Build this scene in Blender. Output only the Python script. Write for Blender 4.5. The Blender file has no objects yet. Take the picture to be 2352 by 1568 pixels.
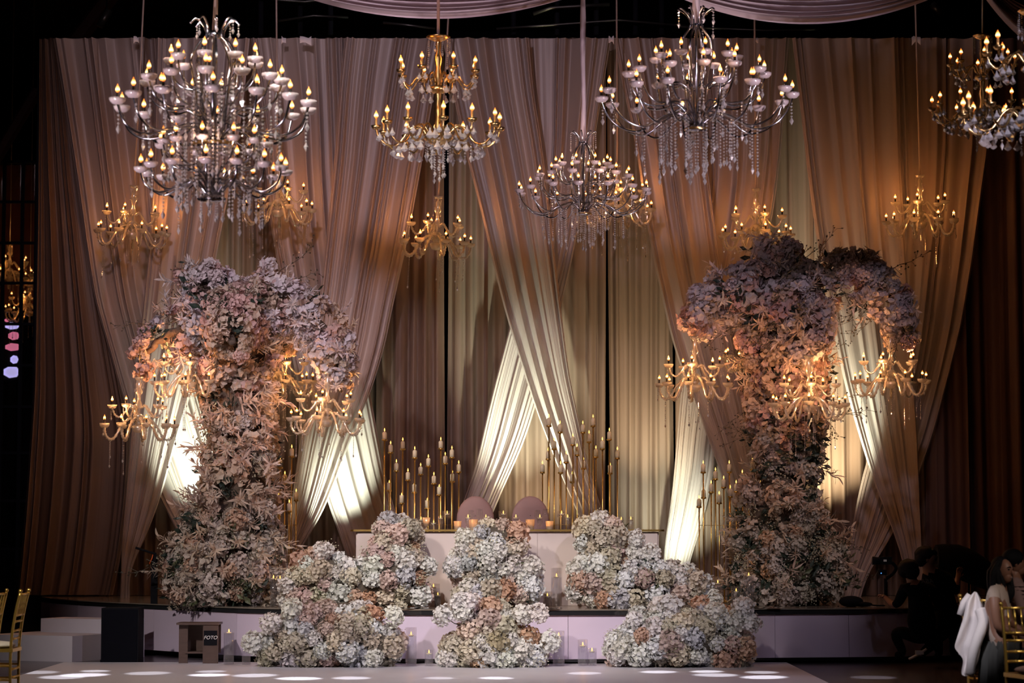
import bpy, math, random
import numpy as np
from mathutils import Vector, Matrix, Quaternion

random.seed(7)
R = math.radians
PI = math.pi
scene = bpy.context.scene
COL = scene.collection

# ------------------------------------------------------------------ camera
FPX = 5600.0
CAM = Vector((0, -27.3, 1.5))
TILT = math.atan(429.0 / FPX)
cam_d = bpy.data.cameras.new('camera')
cam = bpy.data.objects.new('camera', cam_d)
COL.objects.link(cam)
cam.location = CAM
cam.rotation_euler = (PI / 2 + TILT, 0, 0)
cam_d.sensor_width = 36
cam_d.lens = 36 * FPX / 2352
cam_d.clip_end = 200
cam_d.dof.use_dof = True
cam_d.dof.focus_distance = 28.4
cam_d.dof.aperture_fstop = 2.6
scene.camera = cam
_F = Vector((0, math.cos(TILT), math.sin(TILT)))
_U = Vector((0, -math.sin(TILT), math.cos(TILT)))


def at(px, py, Y):
    """point on the plane y = Y that the photo shows at this pixel"""
    d = Vector(((px - 1176) / FPX, 0, 0)) + _U * ((784 - py) / FPX) + _F
    return CAM + d * ((Y - CAM.y) / d.y)


def ppm(Y):
    return FPX / (Y - CAM.y)


# ------------------------------------------------------------------ view, world, lights
vs = scene.view_settings
vs.view_transform = 'Standard'
vs.look = 'None'
vs.exposure = 0.0
vs.gamma = 1.0
vs.use_curve_mapping = False
scene.cycles.max_bounces = 4
scene.cycles.diffuse_bounces = 2
scene.cycles.glossy_bounces = 2
scene.cycles.transmission_bounces = 2
scene.cycles.transparent_max_bounces = 10
scene.cycles.adaptive_threshold = 0.05
scene.cycles.sample_clamp_indirect = 4.0
scene.cycles.caustics_reflective = False
scene.cycles.caustics_refractive = False

w = bpy.data.worlds.new('hall_air')
scene.world = w
w.use_nodes = True
w.node_tree.nodes['Background'].inputs[0].default_value = (0.62, 0.50, 0.66, 1)
w.node_tree.nodes['Background'].inputs[1].default_value = 0.012


def lamp(name, kind, loc, col, power, target=None, size=None, blend=0.6, radius=0.05):
    d = bpy.data.lights.new(name, kind)
    d.color = col
    d.energy = power
    d.shadow_soft_size = radius
    if kind == 'SPOT':
        d.spot_size = R(size)
        d.spot_blend = blend
    o = bpy.data.objects.new(name, d)
    COL.objects.link(o)
    o.location = loc
    if target is not None:
        o.rotation_euler = (Vector(target) - Vector(loc)).to_track_quat('-Z', 'Y').to_euler()
    return o


# stage wash lights hung under the roof, out over the guests
lamp('wash_light', 'SPOT', (-8.0, -15, 9.6), (1.0, 0.90, 0.84), 5600, (-2.0, -0.6, 0.6), 30, 1.0, 0.25)
lamp('wash_light', 'SPOT', (5.5, -15, 9.6), (0.84, 0.78, 1.0), 3800, (0.2, -1.9, 0.1), 30, 1.0, 0.25)
lamp('wash_light', 'SPOT', (-2.5, -14, 9.6), (1.0, 0.92, 0.84), 6400, (-0.3, -0.3, 0.8), 23, 1.0, 0.2)
lamp('wash_light', 'SPOT', (-3.0, -13, 9.9), (1.0, 0.78, 0.96), 2400, (-1.3, 5.0, 4.9), 40, 1.0, 0.3)
lamp('wash_light', 'SPOT', (-7.0, -13, 9.9), (1.0, 0.88, 0.98), 3600, (-3.2, 1.3, 3.9), 15, 1.0, 0.2)
lamp('wash_light', 'SPOT', (2.0, -13, 9.9), (0.95, 0.80, 1.0), 1500, (3.2, 1.3, 3.6), 16, 1.0, 0.2)
lamp('wash_light', 'SPOT', (7.0, -13, 9.4), (1.0, 0.86, 0.84), 2000, (3.3, 1.1, 1.5), 11, 1.0, 0.2)  # added fill, brightens the base of the photographer-side flower tree
# added fill spots low at the sides, brightening the big chandeliers from below
for src, px, py, Y, pw, sz in (((-6.5, -14.0, 1.2), 490, 280, -8.0, 2400, 22), ((6.2, -12.0, 1.2), 1600, 200, -5.3, 2400, 20), ((5.6, -9.0, 1.2), 1340, 410, -2.4, 1500, 16), ((5.8, -13.0, 1.0), 1020, 300, -5.0, 1300, 9)):
    lamp('chandelier_fill', 'SPOT', src, (1.0, 0.80, 0.90), pw, at(px, py, Y), sz, 0.7, 0.08)
# uplights on the stage floor washing the drapes
UP = (1.0, 0.93, 0.62)
UPG = (0.84, 1.0, 0.80)
for px, Y, tx, ty, pw, sz, c in (
        (490, 3.5, 452, 985, 2300, 40, UPG), (780, 3.6, 775, 1060, 1500, 36, UPG), (1205, 3.5, 1205, 950, 2000, 40, UPG), (1235, 3.9, 1235, 1080, 420, 60, UP),
        (1490, 3.8, 1490, 1000, 1150, 42, UP), (1560, 3.4, 1550, 1190, 620, 50, UPG),
        (1880, 3.9, 1890, 1040, 2600, 46, UP), (1960, 3.5, 1935, 860, 1900, 26, UPG), (1060, 3.7, 1060, 700, 130, 40, UP),
        (640, 3.9, 590, 700, 120, 46, UP)):
    p = at(px, 1340, Y)
    p.z = 0.72
    lamp('uplight', 'SPOT', p, c, pw, at(tx, ty, 4.75), sz, 1.0, 0.04)
# moving heads making bright pools on the dance floor
for px, py, pw, rad in ((95, 1543, 300, .55), (150, 1554, 420, .6), (225, 1540, 420, .4), (200, 1549, 600, .65), (345, 1545, 300, .6),
                        (490, 1541, 420, .4), (485, 1549, 560, .55), (590, 1550, 460, .6), (690, 1557, 500, .6),
                        (810, 1556, 420, .5), (1010, 1556, 320, .4), (1140, 1556, 560, .45), (1340, 1545, 420, .45),
                        (1510, 1542, 440, .5), (1620, 1541, 560, .45), (1640, 1549, 420, .6), (1745, 1543, 420, .45),
                        (1750, 1554, 640, .6), (2000, 1552, 500, .6)):
    s = (py - 1213) / 1.5
    dist = FPX / s
    x = (px - 1176) / s
    tgt = Vector((x, CAM.y + dist, 0.02))
    src = Vector((x * 0.7 + random.uniform(-2, 2), -11 + random.uniform(-2, 2), 10.2))
    ang = 2 * math.degrees(math.atan(rad * 0.42 / (tgt - src).length))
    lamp('moving_head_beam', 'SPOT', src, (0.95, 0.95, 1.0), pw * 30, tgt, ang, 0.5, 0.03)
# added fill spots brightening the guests' jacket, faces and chairs
lamp('guest_fill', 'SPOT', (-2.0, -16, 9.0), (0.97, 0.92, 1.0), 4200, at(2228, 1445, -7.3), 3.4, 0.8, 0.05)
lamp('guest_fill', 'SPOT', (7.5, -15, 6.5), (1.0, 0.82, 0.70), 900, (4.15, -7.3, 1.05), 8, 0.8, 0.05)
lamp('guest_fill', 'SPOT', (3.0, -18, 9.0), (1.0, 0.9, 0.75), 1800, at(2335, 1420, -9.3), 5, 0.8, 0.05)
lamp('guest_fill', 'SPOT', (-3.0, -16, 9.0), (1.0, 0.86, 0.62), 3000, (-4.6, -6.0, 0.7), 6, 0.8, 0.05)


# ------------------------------------------------------------------ materials
def nodes(name):
    m = bpy.data.materials.new(name)
    m.use_nodes = True
    nt = m.node_tree
    return m, nt, nt.nodes['Principled BSDF'], nt.nodes['Material Output']


def mat(name, col, rough=0.6, metal=0.0, var=0.12, scale=8.0, bump=0.0, bscale=60.0, spec=0.5, objcol=False, stretch=None, sub=0.0):
    m, nt, b, out = nodes(name)
    b.inputs['Roughness'].default_value = rough
    b.inputs['Metallic'].default_value = metal
    b.inputs['Specular IOR Level'].default_value = spec
    tc = nt.nodes.new('ShaderNodeTexCoord')
    mp = nt.nodes.new('ShaderNodeMapping')
    nt.links.new(tc.outputs['Object'], mp.inputs[0])
    if stretch:
        mp.inputs['Scale'].default_value = stretch
    nz = nt.nodes.new('ShaderNodeTexNoise')
    nz.inputs['Scale'].default_value = scale
    nz.inputs['Detail'].default_value = 4
    nt.links.new(mp.outputs[0], nz.inputs['Vector'])
    rmp = nt.nodes.new('ShaderNodeMapRange')
    rmp.inputs['To Min'].default_value = 1 - var
    rmp.inputs['To Max'].default_value = 1 + var
    nt.links.new(nz.outputs['Fac'], rmp.inputs['Value'])
    mx = nt.nodes.new('ShaderNodeMix')
    mx.data_type = 'RGBA'
    mx.blend_type = 'MULTIPLY'
    mx.inputs['Factor'].default_value = 1
    if objcol:
        oi = nt.nodes.new('ShaderNodeObjectInfo')
        nt.links.new(oi.outputs['Color'], mx.inputs['A'])
    else:
        mx.inputs['A'].default_value = (*col, 1)
    nt.links.new(rmp.outputs[0], mx.inputs['B'])
    nt.links.new(mx.outputs['Result'], b.inputs['Base Color'])
    if bump:
        n2 = nt.nodes.new('ShaderNodeTexNoise')
        n2.inputs['Scale'].default_value = bscale
        nt.links.new(mp.outputs[0], n2.inputs['Vector'])
        bp = nt.nodes.new('ShaderNodeBump')
        bp.inputs['Strength'].default_value = bump
        bp.inputs['Distance'].default_value = 0.02
        nt.links.new(n2.outputs['Fac'], bp.inputs['Height'])
        nt.links.new(bp.outputs[0], b.inputs['Normal'])
    m['out'] = mx.name
    return m


def thin(name, col, transp, transl=0.3, rough=0.5, gloss=0.05, objcol=False, tcol=(1, 1, 1), bump=0.0, bscale=40.0):
    """thin sheets: cloth, petals, glass walls (diffuse + translucent + gloss + see-through)"""
    m, nt, b, out = nodes(name)
    nt.nodes.remove(b)
    N = nt.nodes.new
    df, tl, gl, tr = N('ShaderNodeBsdfDiffuse'), N('ShaderNodeBsdfTranslucent'), N('ShaderNodeBsdfGlossy'), N('ShaderNodeBsdfTransparent')
    gl.inputs['Roughness'].default_value = rough
    tr.inputs['Color'].default_value = (*tcol, 1)
    if objcol:
        oi = N('ShaderNodeObjectInfo')
        tc = N('ShaderNodeTexCoord')
        nz = N('ShaderNodeTexNoise')
        nz.inputs['Scale'].default_value = 26.0
        nt.links.new(tc.outputs['Object'], nz.inputs['Vector'])
        mr = N('ShaderNodeMapRange')
        mr.inputs['To Min'].default_value = 0.72
        mr.inputs['To Max'].default_value = 1.22
        nt.links.new(nz.outputs['Fac'], mr.inputs['Value'])
        mx = N('ShaderNodeMix')
        mx.data_type = 'RGBA'
        mx.blend_type = 'MULTIPLY'
        mx.inputs['Factor'].default_value = 1
        nt.links.new(oi.outputs['Color'], mx.inputs['A'])
        nt.links.new(mr.outputs[0], mx.inputs['B'])
        for s in (df, tl):
            nt.links.new(mx.outputs['Result'], s.inputs['Color'])
    else:
        for s in (df, tl):
            s.inputs['Color'].default_value = (*col, 1)
    gl.inputs['Color'].default_value = (1, 0.97, 0.93, 1)
    if bump:
        tc = N('ShaderNodeTexCoord')
        nz = N('ShaderNodeTexNoise')
        nz.inputs['Scale'].default_value = bscale
        nt.links.new(tc.outputs['Object'], nz.inputs['Vector'])
        bp = N('ShaderNodeBump')
        bp.inputs['Strength'].default_value = bump
        nt.links.new(nz.outputs['Fac'], bp.inputs['Height'])
        for s in (df, gl):
            nt.links.new(bp.outputs[0], s.inputs['Normal'])

    def mix(f, a, c):
        k = N('ShaderNodeMixShader')
        k.inputs[0].default_value = f
        nt.links.new(a.outputs[0], k.inputs[1])
        nt.links.new(c.outputs[0], k.inputs[2])
        return k
    s = mix(transl, df, tl)
    s = mix(gloss, s, gl)
    if transp > 0:
        s = mix(transp, s, tr)
    nt.links.new(s.outputs[0], out.inputs['Surface'])
    return m


def emit(name, col, power):
    m, nt, b, out = nodes(name)
    b.inputs['Base Color'].default_value = (*col, 1)
    b.inputs['Emission Color'].default_value = (*col, 1)
    b.inputs['Emission Strength'].default_value = power
    m.cycles.emission_sampling = 'NONE'
    return m


M = {}
M['backcloth'] = mat('brown_mauve_velvet', (0.165, 0.108, 0.080), 0.45, 0, 0.10, 5, 0.12, 90, 0.35, stretch=(1, 1, 0.12), )
M['sidecloth'] = mat('dark_brown_velvet', (0.15, 0.085, 0.07), 0.6, 0, 0.10, 5, 0.12, 90, 0.3, stretch=(1, 1, 0.12))
M['sheer'] = thin('sheer_blush_voile', (0.53, 0.435, 0.40), 0.12, 0.25, 0.42, 0.06)
M['swag'] = thin('mauve_ceiling_voile', (0.55, 0.45, 0.48), 0.0, 0.4, 0.5, 0.05)
M['chrome'] = mat('polished_chrome', (0.62, 0.60, 0.66), 0.14, 1.0, 0.05, 20)
M['gold'] = mat('antique_gold_metal', (0.75, 0.50, 0.22), 0.28, 1.0, 0.15, 30)
M['brass'] = mat('satin_brass_rod', (0.72, 0.47, 0.15), 0.30, 1.0, 0.10, 20)
M['chairgold'] = mat('gold_chair_lacquer', (0.80, 0.52, 0.13), 0.28, 0.85, 0.12, 30)
M['crystal'] = thin('clear_cut_crystal', (0.92, 0.84, 0.70), 0.30, 0.5, 0.10, 0.45, bump=0.6, bscale=45)
M['bead'] = thin('crystal_bead', (0.93, 0.86, 0.84), 0.0, 0.5, 0.12, 0.45)
M['cup'] = thin('frosted_white_glass', (0.88, 0.76, 0.77), 0.0, 0.4, 0.2, 0.15)
M['sleeve'] = mat('black_candle_sleeve', (0.02, 0.017, 0.015), 0.4, 0, 0.1)
M['goldsleeve'] = mat('gold_candle_sleeve', (0.75, 0.42, 0.14), 0.35, 0.7, 0.1)
M['bulb'] = emit('lit_flame_bulb', (1.0, 0.42, 0.085), 1.0)
_nt = M['bulb'].node_tree
_tc = _nt.nodes.new('ShaderNodeTexCoord')
_sx = _nt.nodes.new('ShaderNodeSeparateXYZ')
_nt.links.new(_tc.outputs['Generated'], _sx.inputs[0])
_cr = _nt.nodes.new('ShaderNodeValToRGB')
_e = _cr.color_ramp.elements
_e[0].position, _e[0].color = 0.0, (0.9, 0.16, 0.015, 1)
_e[1].position, _e[1].color = 1.0, (1.0, 0.20, 0.02, 1)
for _p, _c in ((0.16, (1.0, 0.26, 0.03, 1)), (0.34, (4.5, 3.0, 1.25, 1)), (0.5, (3.6, 2.0, 0.55, 1)), (0.68, (1.6, 0.42, 0.05, 1))):
    _k = _e.new(_p)
    _k.color = _c
_nt.links.new(_sx.outputs['Z'], _cr.inputs[0])
_nt.links.new(_cr.outputs[0], _nt.nodes['Principled BSDF'].inputs['Emission Color'])
M['flame'] = emit('candle_flame', (1.0, 0.50, 0.09), 4.5)
M['glass'] = thin('clear_glass', (0.9, 0.9, 0.9), 0.90, 0.3, 0.03, 0.8, tcol=(0.97, 0.97, 0.98))
M['water'] = thin('still_water', (0.7, 0.7, 0.7), 0.93, 0.3, 0.02, 0.8, tcol=(0.94, 0.94, 0.97))
M['votive'] = thin('cut_glass_lit_votive', (0.95, 0.78, 0.62), 0.12, 0.75, 0.15, 0.12, bump=0.5, bscale=90)
M['wax'] = mat('ivory_wax', (0.80, 0.72, 0.52), 0.5, 0, 0.06, 10)
M['petal'] = thin('flower_petal', (1, 1, 1), 0.0, 0.30, 0.5, 0.015, objcol=True)
M['leaf'] = mat('leaf', (1, 1, 1), 0.5, 0, 0.25, 12, objcol=True)
M['foam'] = mat('dark_moss_foam', (0.085, 0.068, 0.050), 0.9, 0, 0.4, 12, 0.8, 25)
M['gapcore'] = mat('shade_dark_core', (0.12, 0.085, 0.062), 0.9, 0, 0.5, 14, 1.0, 22)  # dark colour puts foliage shade into the gaps between blossoms
M['stem'] = mat('woody_stem', (0.05, 0.042, 0.028), 0.7, 0, 0.3, 20)
M['fascia'] = mat('pale_stage_panel', (0.58, 0.48, 0.60), 0.7, 0, 0.05, 3)
M['deck'] = mat('mirror_stage_floor', (0.52, 0.44, 0.36), 0.12, 0.6, 0.06, 4)
M['lip'] = mat('black_gloss_lip', (0.02, 0.02, 0.022), 0.08, 0.0, 0.1, 10, spec=1.0)
M['foil'] = mat('crumpled_silver_foil', (0.75, 0.74, 0.78), 0.12, 1.0, 0.1, 10, 0.8, 8)
M['table'] = mat('blush_table_panel', (0.66, 0.55, 0.52), 0.38, 0, 0.06, 3)
M['blush'] = mat('blush_velvet', (0.30, 0.18, 0.175), 0.8, 0, 0.08, 10)
M['white'] = mat('white_painted_floor', (0.66, 0.63, 0.68), 0.32, 0, 0.05, 2)
M['darkfloor'] = mat('dark_polished_floor', (0.075, 0.062, 0.072), 0.22, 0, 0.2, 3)
M['black'] = mat('matte_black', (0.005, 0.005, 0.008), 0.8, 0, 0.2, 20, spec=0.15)
M['ink'] = mat('near_black_wall', (0.010, 0.010, 0.018), 0.9, 0, 0.2, 2)
M['steps'] = mat('pale_step_paint', (0.58, 0.52, 0.57), 0.6, 0, 0.05, 5)
M['wood'] = mat('brown_laminate_wood', (0.085, 0.048, 0.038), 0.45, 0, 0.3, 6, stretch=(1, 1, 6))
M['beam'] = mat('red_brown_beam', (0.14, 0.05, 0.03), 0.6, 0, 0.2, 6)
M['pipe'] = mat('grey_steel_pipe', (0.20, 0.19, 0.17), 0.35, 0.8, 0.1, 10)
M['letter'] = mat('white_lettering', (0.8, 0.78, 0.76), 0.6, 0, 0.02)
M['faintletter'] = mat('grey_shirt_lettering', (0.10, 0.10, 0.11), 0.7, 0, 0.02)
M['skin'] = mat('skin', (0.26, 0.125, 0.08), 0.5, 0, 0.05, 12)
M['hair'] = mat('black_hair', (0.004, 0.0035, 0.005), 0.6, 0, 0.3, 30, 0.4, 60, stretch=(6, 6, 0.6), spec=0.2)
M['shirt'] = mat('black_cotton', (0.004, 0.004, 0.007), 0.95, 0, 0.2, 14, spec=0.1)
M['cream'] = mat('cream_knit', (0.48, 0.38, 0.32), 0.85, 0, 0.1, 40, 0.4, 160)
M['skirt'] = mat('grey_pleated_skirt', (0.055, 0.055, 0.052), 0.85, 0, 0.2, 10, stretch=(8, 8, 0.5))
M['jacket'] = mat('white_wool_jacket', (0.80, 0.74, 0.74), 0.75, 0, 0.04, 10, 0.15, 90)
M['mauvefab'] = mat('mauve_ruffle_fabric', (0.24, 0.15, 0.14), 0.8, 0, 0.1, 10)
M['pinkseat'] = mat('pink_seat_cushion', (0.50, 0.32, 0.31), 0.8, 0, 0.08, 20)
M['whiteseat'] = mat('white_seat_cushion', (0.72, 0.66, 0.62), 0.8, 0, 0.05, 20)
M['screen'] = emit('lit_screen_white', (0.55, 0.50, 0.9), 1.0)
M['screenpink'] = emit('lit_screen_pink', (0.6, 0.17, 0.28), 1.0)
M['green'] = emit('green_led', (0.05, 0.9, 0.5), 1.5)
M['blue'] = emit('blue_led', (0.1, 0.35, 1.0), 1.5)
M['orangecord'] = mat('orange_plastic', (0.8, 0.12, 0.02), 0.4, 0, 0.1)
M['windowglass'] = thin('dim_window_glass', (0.02, 0.02, 0.02), 0.80, 0.1, 0.05, 0.6)
M['brick'] = mat('dim_red_wall', (0.16, 0.06, 0.055), 0.8, 0, 0.3, 5)
M['lens'] = mat('lens_glass', (0.03, 0.02, 0.03), 0.05, 0, 0.1, spec=1.0)


# ------------------------------------------------------------------ mesh building
class MB:
    def __init__(self):
        self.v, self.f = [], []

    def add(self, vs_, fs):
        o = len(self.v)
        self.v += [tuple(p) for p in vs_]
        self.f += [tuple(i + o for i in q) for q in fs]
        return self

    def box(self, c, s, rz=0.0, m=None):
        hx, hy, hz = s[0] / 2, s[1] / 2, s[2] / 2
        ps = [Vector((x, y, z)) for z in (-hz, hz) for x, y in ((-hx, -hy), (hx, -hy), (hx, hy), (-hx, hy))]
        rm = m if m is not None else Matrix.Rotation(rz, 3, 'Z')
        ps = [rm @ p + Vector(c) for p in ps]
        return self.add(ps, [(3, 2, 1, 0), (4, 5, 6, 7), (0, 1, 5, 4), (1, 2, 6, 5), (2, 3, 7, 6), (3, 0, 4, 7)])

    def tube(self, pts, rad, n=6, caps=True):
        pts = [Vector(p) for p in pts]
        k = len(pts)
        if not hasattr(rad, '__len__'):
            rad = [rad] * k
        vs_, fs = [], []
        up = None
        for i, p in enumerate(pts):
            t = (pts[min(i + 1, k - 1)] - pts[max(i - 1, 0)])
            t = t.normalized() if t.length > 1e-9 else Vector((0, 0, 1))
            if up is None:
                up = Vector((0, 1, 0)) if abs(t.y) < 0.9 else Vector((1, 0, 0))
            a = t.cross(up)
            if a.length < 1e-6:
                a = t.cross(Vector((1, 0, 0)))
            a.normalize()
            b = t.cross(a).normalized()
            up = a.cross(t).normalized() if False else up
            for j in range(n):
                an = 2 * PI * j / n
                vs_.append(p + (a * math.cos(an) + b * math.sin(an)) * rad[i])
        for i in range(k - 1):
            for j in range(n):
                j2 = (j + 1) % n
                fs.append((i * n + j, i * n + j2, (i + 1) * n + j2, (i + 1) * n + j))
        if caps:
            fs.append(tuple(range(n))[::-1])
            fs.append(tuple((k - 1) * n + j for j in range(n)))
        return self.add(vs_, fs)

    def lathe(self, prof, n=12, c=(0, 0, 0), wob=0.0, lobes=8):
        vs_, fs = [], []
        for r, z in prof:
            for j in range(n):
                an = 2 * PI * j / n
                rr = r * (1 + wob * math.cos(lobes * an))
                vs_.append((c[0] + rr * math.cos(an), c[1] + rr * math.sin(an), c[2] + z))
        for i in range(len(prof) - 1):
            for j in range(n):
                j2 = (j + 1) % n
                fs.append((i * n + j, i * n + j2, (i + 1) * n + j2, (i + 1) * n + j))
        return self.add(vs_, fs)

    def ball(self, c, r, n=8, m=6):
        r = r if hasattr(r, '__len__') else (r, r, r)
        vs_, fs = [(c[0], c[1], c[2] - r[2])], []
        for i in range(1, m):
            ph = -PI / 2 + PI * i / m
            for j in range(n):
                an = 2 * PI * j / n
                vs_.append((c[0] + r[0] * math.cos(ph) * math.cos(an), c[1] + r[1] * math.cos(ph) * math.sin(an), c[2] + r[2] * math.sin(ph)))
        vs_.append((c[0], c[1], c[2] + r[2]))
        L = len(vs_) - 1
        for j in range(n):
            j2 = (j + 1) % n
            fs.append((0, 1 + j2, 1 + j))
            fs.append((L, 1 + (m - 2) * n + j, 1 + (m - 2) * n + j2))
            for i in range(m - 2):
                fs.append((1 + i * n + j, 1 + i * n + j2, 1 + (i + 1) * n + j2, 1 + (i + 1) * n + j))
        return self.add(vs_, fs)

    def octa(self, c, r, h=None):
        h = h or r
        x, y, z = c
        return self.add([(x, y, z - h), (x + r, y, z), (x, y + r, z), (x - r, y, z), (x, y - r, z), (x, y, z + h)],
                        [(0, 2, 1), (0, 3, 2), (0, 4, 3), (0, 1, 4), (5, 1, 2), (5, 2, 3), (5, 3, 4), (5, 4, 1)])

    def prism(self, outline, z0, z1):
        n = len(outline)
        vs_ = [(x, y, z0) for x, y in outline] + [(x, y, z1) for x, y in outline]
        fs = [tuple(range(n))[::-1], tuple(range(n, 2 * n))] + [(i, (i + 1) % n, n + (i + 1) % n, n + i) for i in range(n)]
        return self.add(vs_, fs)

    def grid(self, rows):
        nr, nc = len(rows), len(rows[0])
        vs_ = [p for r in rows for p in r]
        fs = [(i * nc + j, i * nc + j + 1, (i + 1) * nc + j + 1, (i + 1) * nc + j) for i in range(nr - 1) for j in range(nc - 1)]
        return self.add(vs_, fs)

    def mesh(self, name, m=None, smooth=True):
        me = bpy.data.meshes.new(name)
        me.from_pydata(self.v, [], self.f)
        if smooth:
            me.polygons.foreach_set('use_smooth', [True] * len(me.polygons))
        if m is not None:
            me.materials.append(M[m] if isinstance(m, str) else m)
        me.update()
        return me


def put(name, me, parent=None, loc=(0, 0, 0), rot=None, sc=None, color=None):
    o = bpy.data.objects.new(name, me)
    COL.objects.link(o)
    o.location = loc
    if rot is not None:
        if isinstance(rot, Quaternion):
            o.rotation_mode = 'QUATERNION'
            o.rotation_quaternion = rot
        else:
            o.rotation_euler = rot
    if sc is not None:
        o.scale = sc if hasattr(sc, '__len__') else (sc, sc, sc)
    if parent is not None:
        o.parent = parent
    if color is not None:
        o.color = (*color, 1)
    return o


def tag(o, label, cat, group=None, kind=None):
    o['label'] = label
    o['category'] = cat
    if group:
        o['group'] = group
    if kind:
        o['kind'] = kind
    return o


def thing(name, label, cat, loc=(0, 0, 0), rz=0.0, group=None):
    o = bpy.data.objects.new(name, None)
    COL.objects.link(o)
    o.location = loc
    o.rotation_euler = (0, 0, rz)
    o.empty_display_size = 0.1
    return tag(o, label, cat, group)


def struct(name, me, parent=None, **k):
    o = put(name, me, parent, **k)
    if parent is None:
        o['kind'] = 'structure'
    return o


def smooth_path(pts, sub=6):
    """Catmull-Rom through the points (tuples of any length)"""
    P = [np.array(p, float) for p in pts]
    out = []
    for i in range(len(P) - 1):
        p0, p1, p2, p3 = P[max(i - 1, 0)], P[i], P[i + 1], P[min(i + 2, len(P) - 1)]
        for k in range(sub):
            t = k / sub
            out.append(0.5 * ((2 * p1) + (-p0 + p2) * t + (2 * p0 - 5 * p1 + 4 * p2 - p3) * t * t + (-p0 + 3 * p1 - 3 * p2 + p3) * t ** 3))
    out.append(P[-1])
    return out


# ------------------------------------------------------------------ the hall
STAGE_Z = 0.61
struct('floor', MB().box((0, 0, -0.05), (60, 80, 0.1)).mesh('floor', 'darkfloor', False))
struct('trim_1', MB().box((-0.97, -9.95, 0.006), (8.06, 20.1, 0.012)).mesh('dance_floor', 'white', False))
bpy.data.objects['trim_1']['label'] = 'white dance floor'
struct('ceiling', MB().box((0, 0, 11.05), (60, 80, 0.1)).mesh('ceiling', 'ink', False))
struct('wall_back', MB().box((0, 19, 5.5), (60, 0.2, 11.2)).mesh('wall_back', 'ink', False))
struct('wall_right', MB().box((20, 0, 5.5), (0.2, 80, 11.2)).mesh('wall_right', 'ink', False))
struct('wall_left', MB().box((-20, 0, 5.5), (0.2, 80, 11.2)).mesh('wall_left', 'ink', False))
struct('wall_rear', MB().box((0, -40, 5.5), (60, 0.2, 11.2)).mesh('wall_rear', 'ink', False))

# the stage: mirror deck, black lip, pale panels
ol = [(95, 4.6), (115, 4.0), (180, 3.1), (260, 2.35), (355, 1.65), (450, 1.0), (545, 0.45), (640, 0.1), (780, -0.12), (900, -0.22), (1060, -0.3), (1200, -0.33),
      (1305, -0.33), (1450, -0.28), (1600, -0.18), (1780, -0.02), (1950, 0.1), (2060, 0.2), (2180, 0.45), (2300, 0.9), (2400, 1.6)]
OUT = []
for px, Y in ol:
    p = at(px, 1390, Y)
    OUT.append((p.x, Y))
stage = thing('stage', 'low mirror-topped stage with black lip and pale lilac front panels', 'stage', (0, 1, 0))
poly = [(x, y - 1) for x, y in OUT] + [(OUT[-1][0] + 2, 5.6), (OUT[0][0] - 0.3, 5.6)]
put('deck', MB().prism(poly, STAGE_Z - 0.012, STAGE_Z).mesh('deck', 'deck', False), stage)
put('lip', MB().prism([(x * 0.998, y + 0.012) for x, y in poly], STAGE_Z - 0.062, STAGE_Z - 0.0125).mesh('lip', 'lip', False), stage)
for i in range(len(OUT) - 1):
    a, b = Vector((*OUT[i], 0)), Vector((*OUT[i + 1], 0))
    a.y += 0.06 - 1
    b.y += 0.06 - 1
    d = (b - a)
    L = d.length
    mb = MB().box((0, 0, 0.305), (L - 0.004, 0.03, 0.48))
    put('fascia_panel', mb.mesh('fascia_panel', 'fascia', False), stage, (a + b) / 2, (0, 0, math.atan2(d.y, d.x)))
put('plinth', MB().prism([(x * 0.985, y + 0.3) for x, y in poly], 0.0, 0.52).mesh('plinth', 'lip', False), stage)
# crumpled foil lying along the lip
for px, w_ in ((665, 26), (1240, 46), (950, 34), (1755, 40), (1660, 18)):
    k = min(range(len(ol)), key=lambda i: abs(ol[i][0] - px))
    Y = ol[k][1] - 0.03
    p = at(px, 1396, Y)
    rows = []
    for i in range(3):
        rows.append([(((j - 4) / 4) * w_ / ppm(Y), -0.02 + 0.05 * i, random.uniform(0, 0.025)) for j in range(9)])
    tag(put('foil_strip', MB().grid(rows).mesh('foil_strip', 'foil', False), None, (p.x, Y + 0.0, STAGE_Z + 0.001)),
        'crumpled silver foil strip along the black stage lip', 'foil', 'foil strips on the stage lip')

# roof beams and pipes
for i, (a, b, r) in enumerate((((-30, 400, 8.0), (86, 206, 8.0), 0.09), ((170, 100, 8.0), (262, -20, 8.0), 0.13))):
    o = struct('trim_%d' % (i + 2), MB().tube([at(a[0], a[1], a[2]), at(b[0], b[1], b[2])], r, 6).mesh('beam', 'beam', False))
pn = 4
for (pts, r) in ((((560, -14), (640, 0), (700, 4), (800, -8)), .02), (((640, 48), (720, 36), (800, 40)), .018), (((1225, 32), (1265, 18), (1330, 14), (1400, 10)), .028),
                 (((1140, 66), (1260, 58), (1420, 46), (1600, 62)), .018), (((880, 52), (940, 58), (1000, 66)), .02), (((2140, 8), (2162, 32)), .06),
                 (((1560, 62), (1760, 70), (1960, 66)), .015)):
    struct('trim_%d' % pn, MB().tube([at(x, y, 7.5) for x, y in pts], r, 6).mesh('roof_pipe', 'pipe'))
    pn += 1
for px in (600, 690, 760, 1180, 1280, 1370, 1460, 1520):
    struct('trim_%d' % pn, MB().tube([at(px, 80, 7.7), at(px, -40, 7.7)], 0.04, 5).mesh('roof_post', 'ink'))
    pn += 1
rail = MB().tube([at(88, 92, 5.46), at(2420, 92, 5.46)], 0.03, 6)
tag(put('curtain_rail', rail.mesh('curtain_rail', 'ink')), 'dark rail carrying the backdrop curtains along their top', 'rail')
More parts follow.
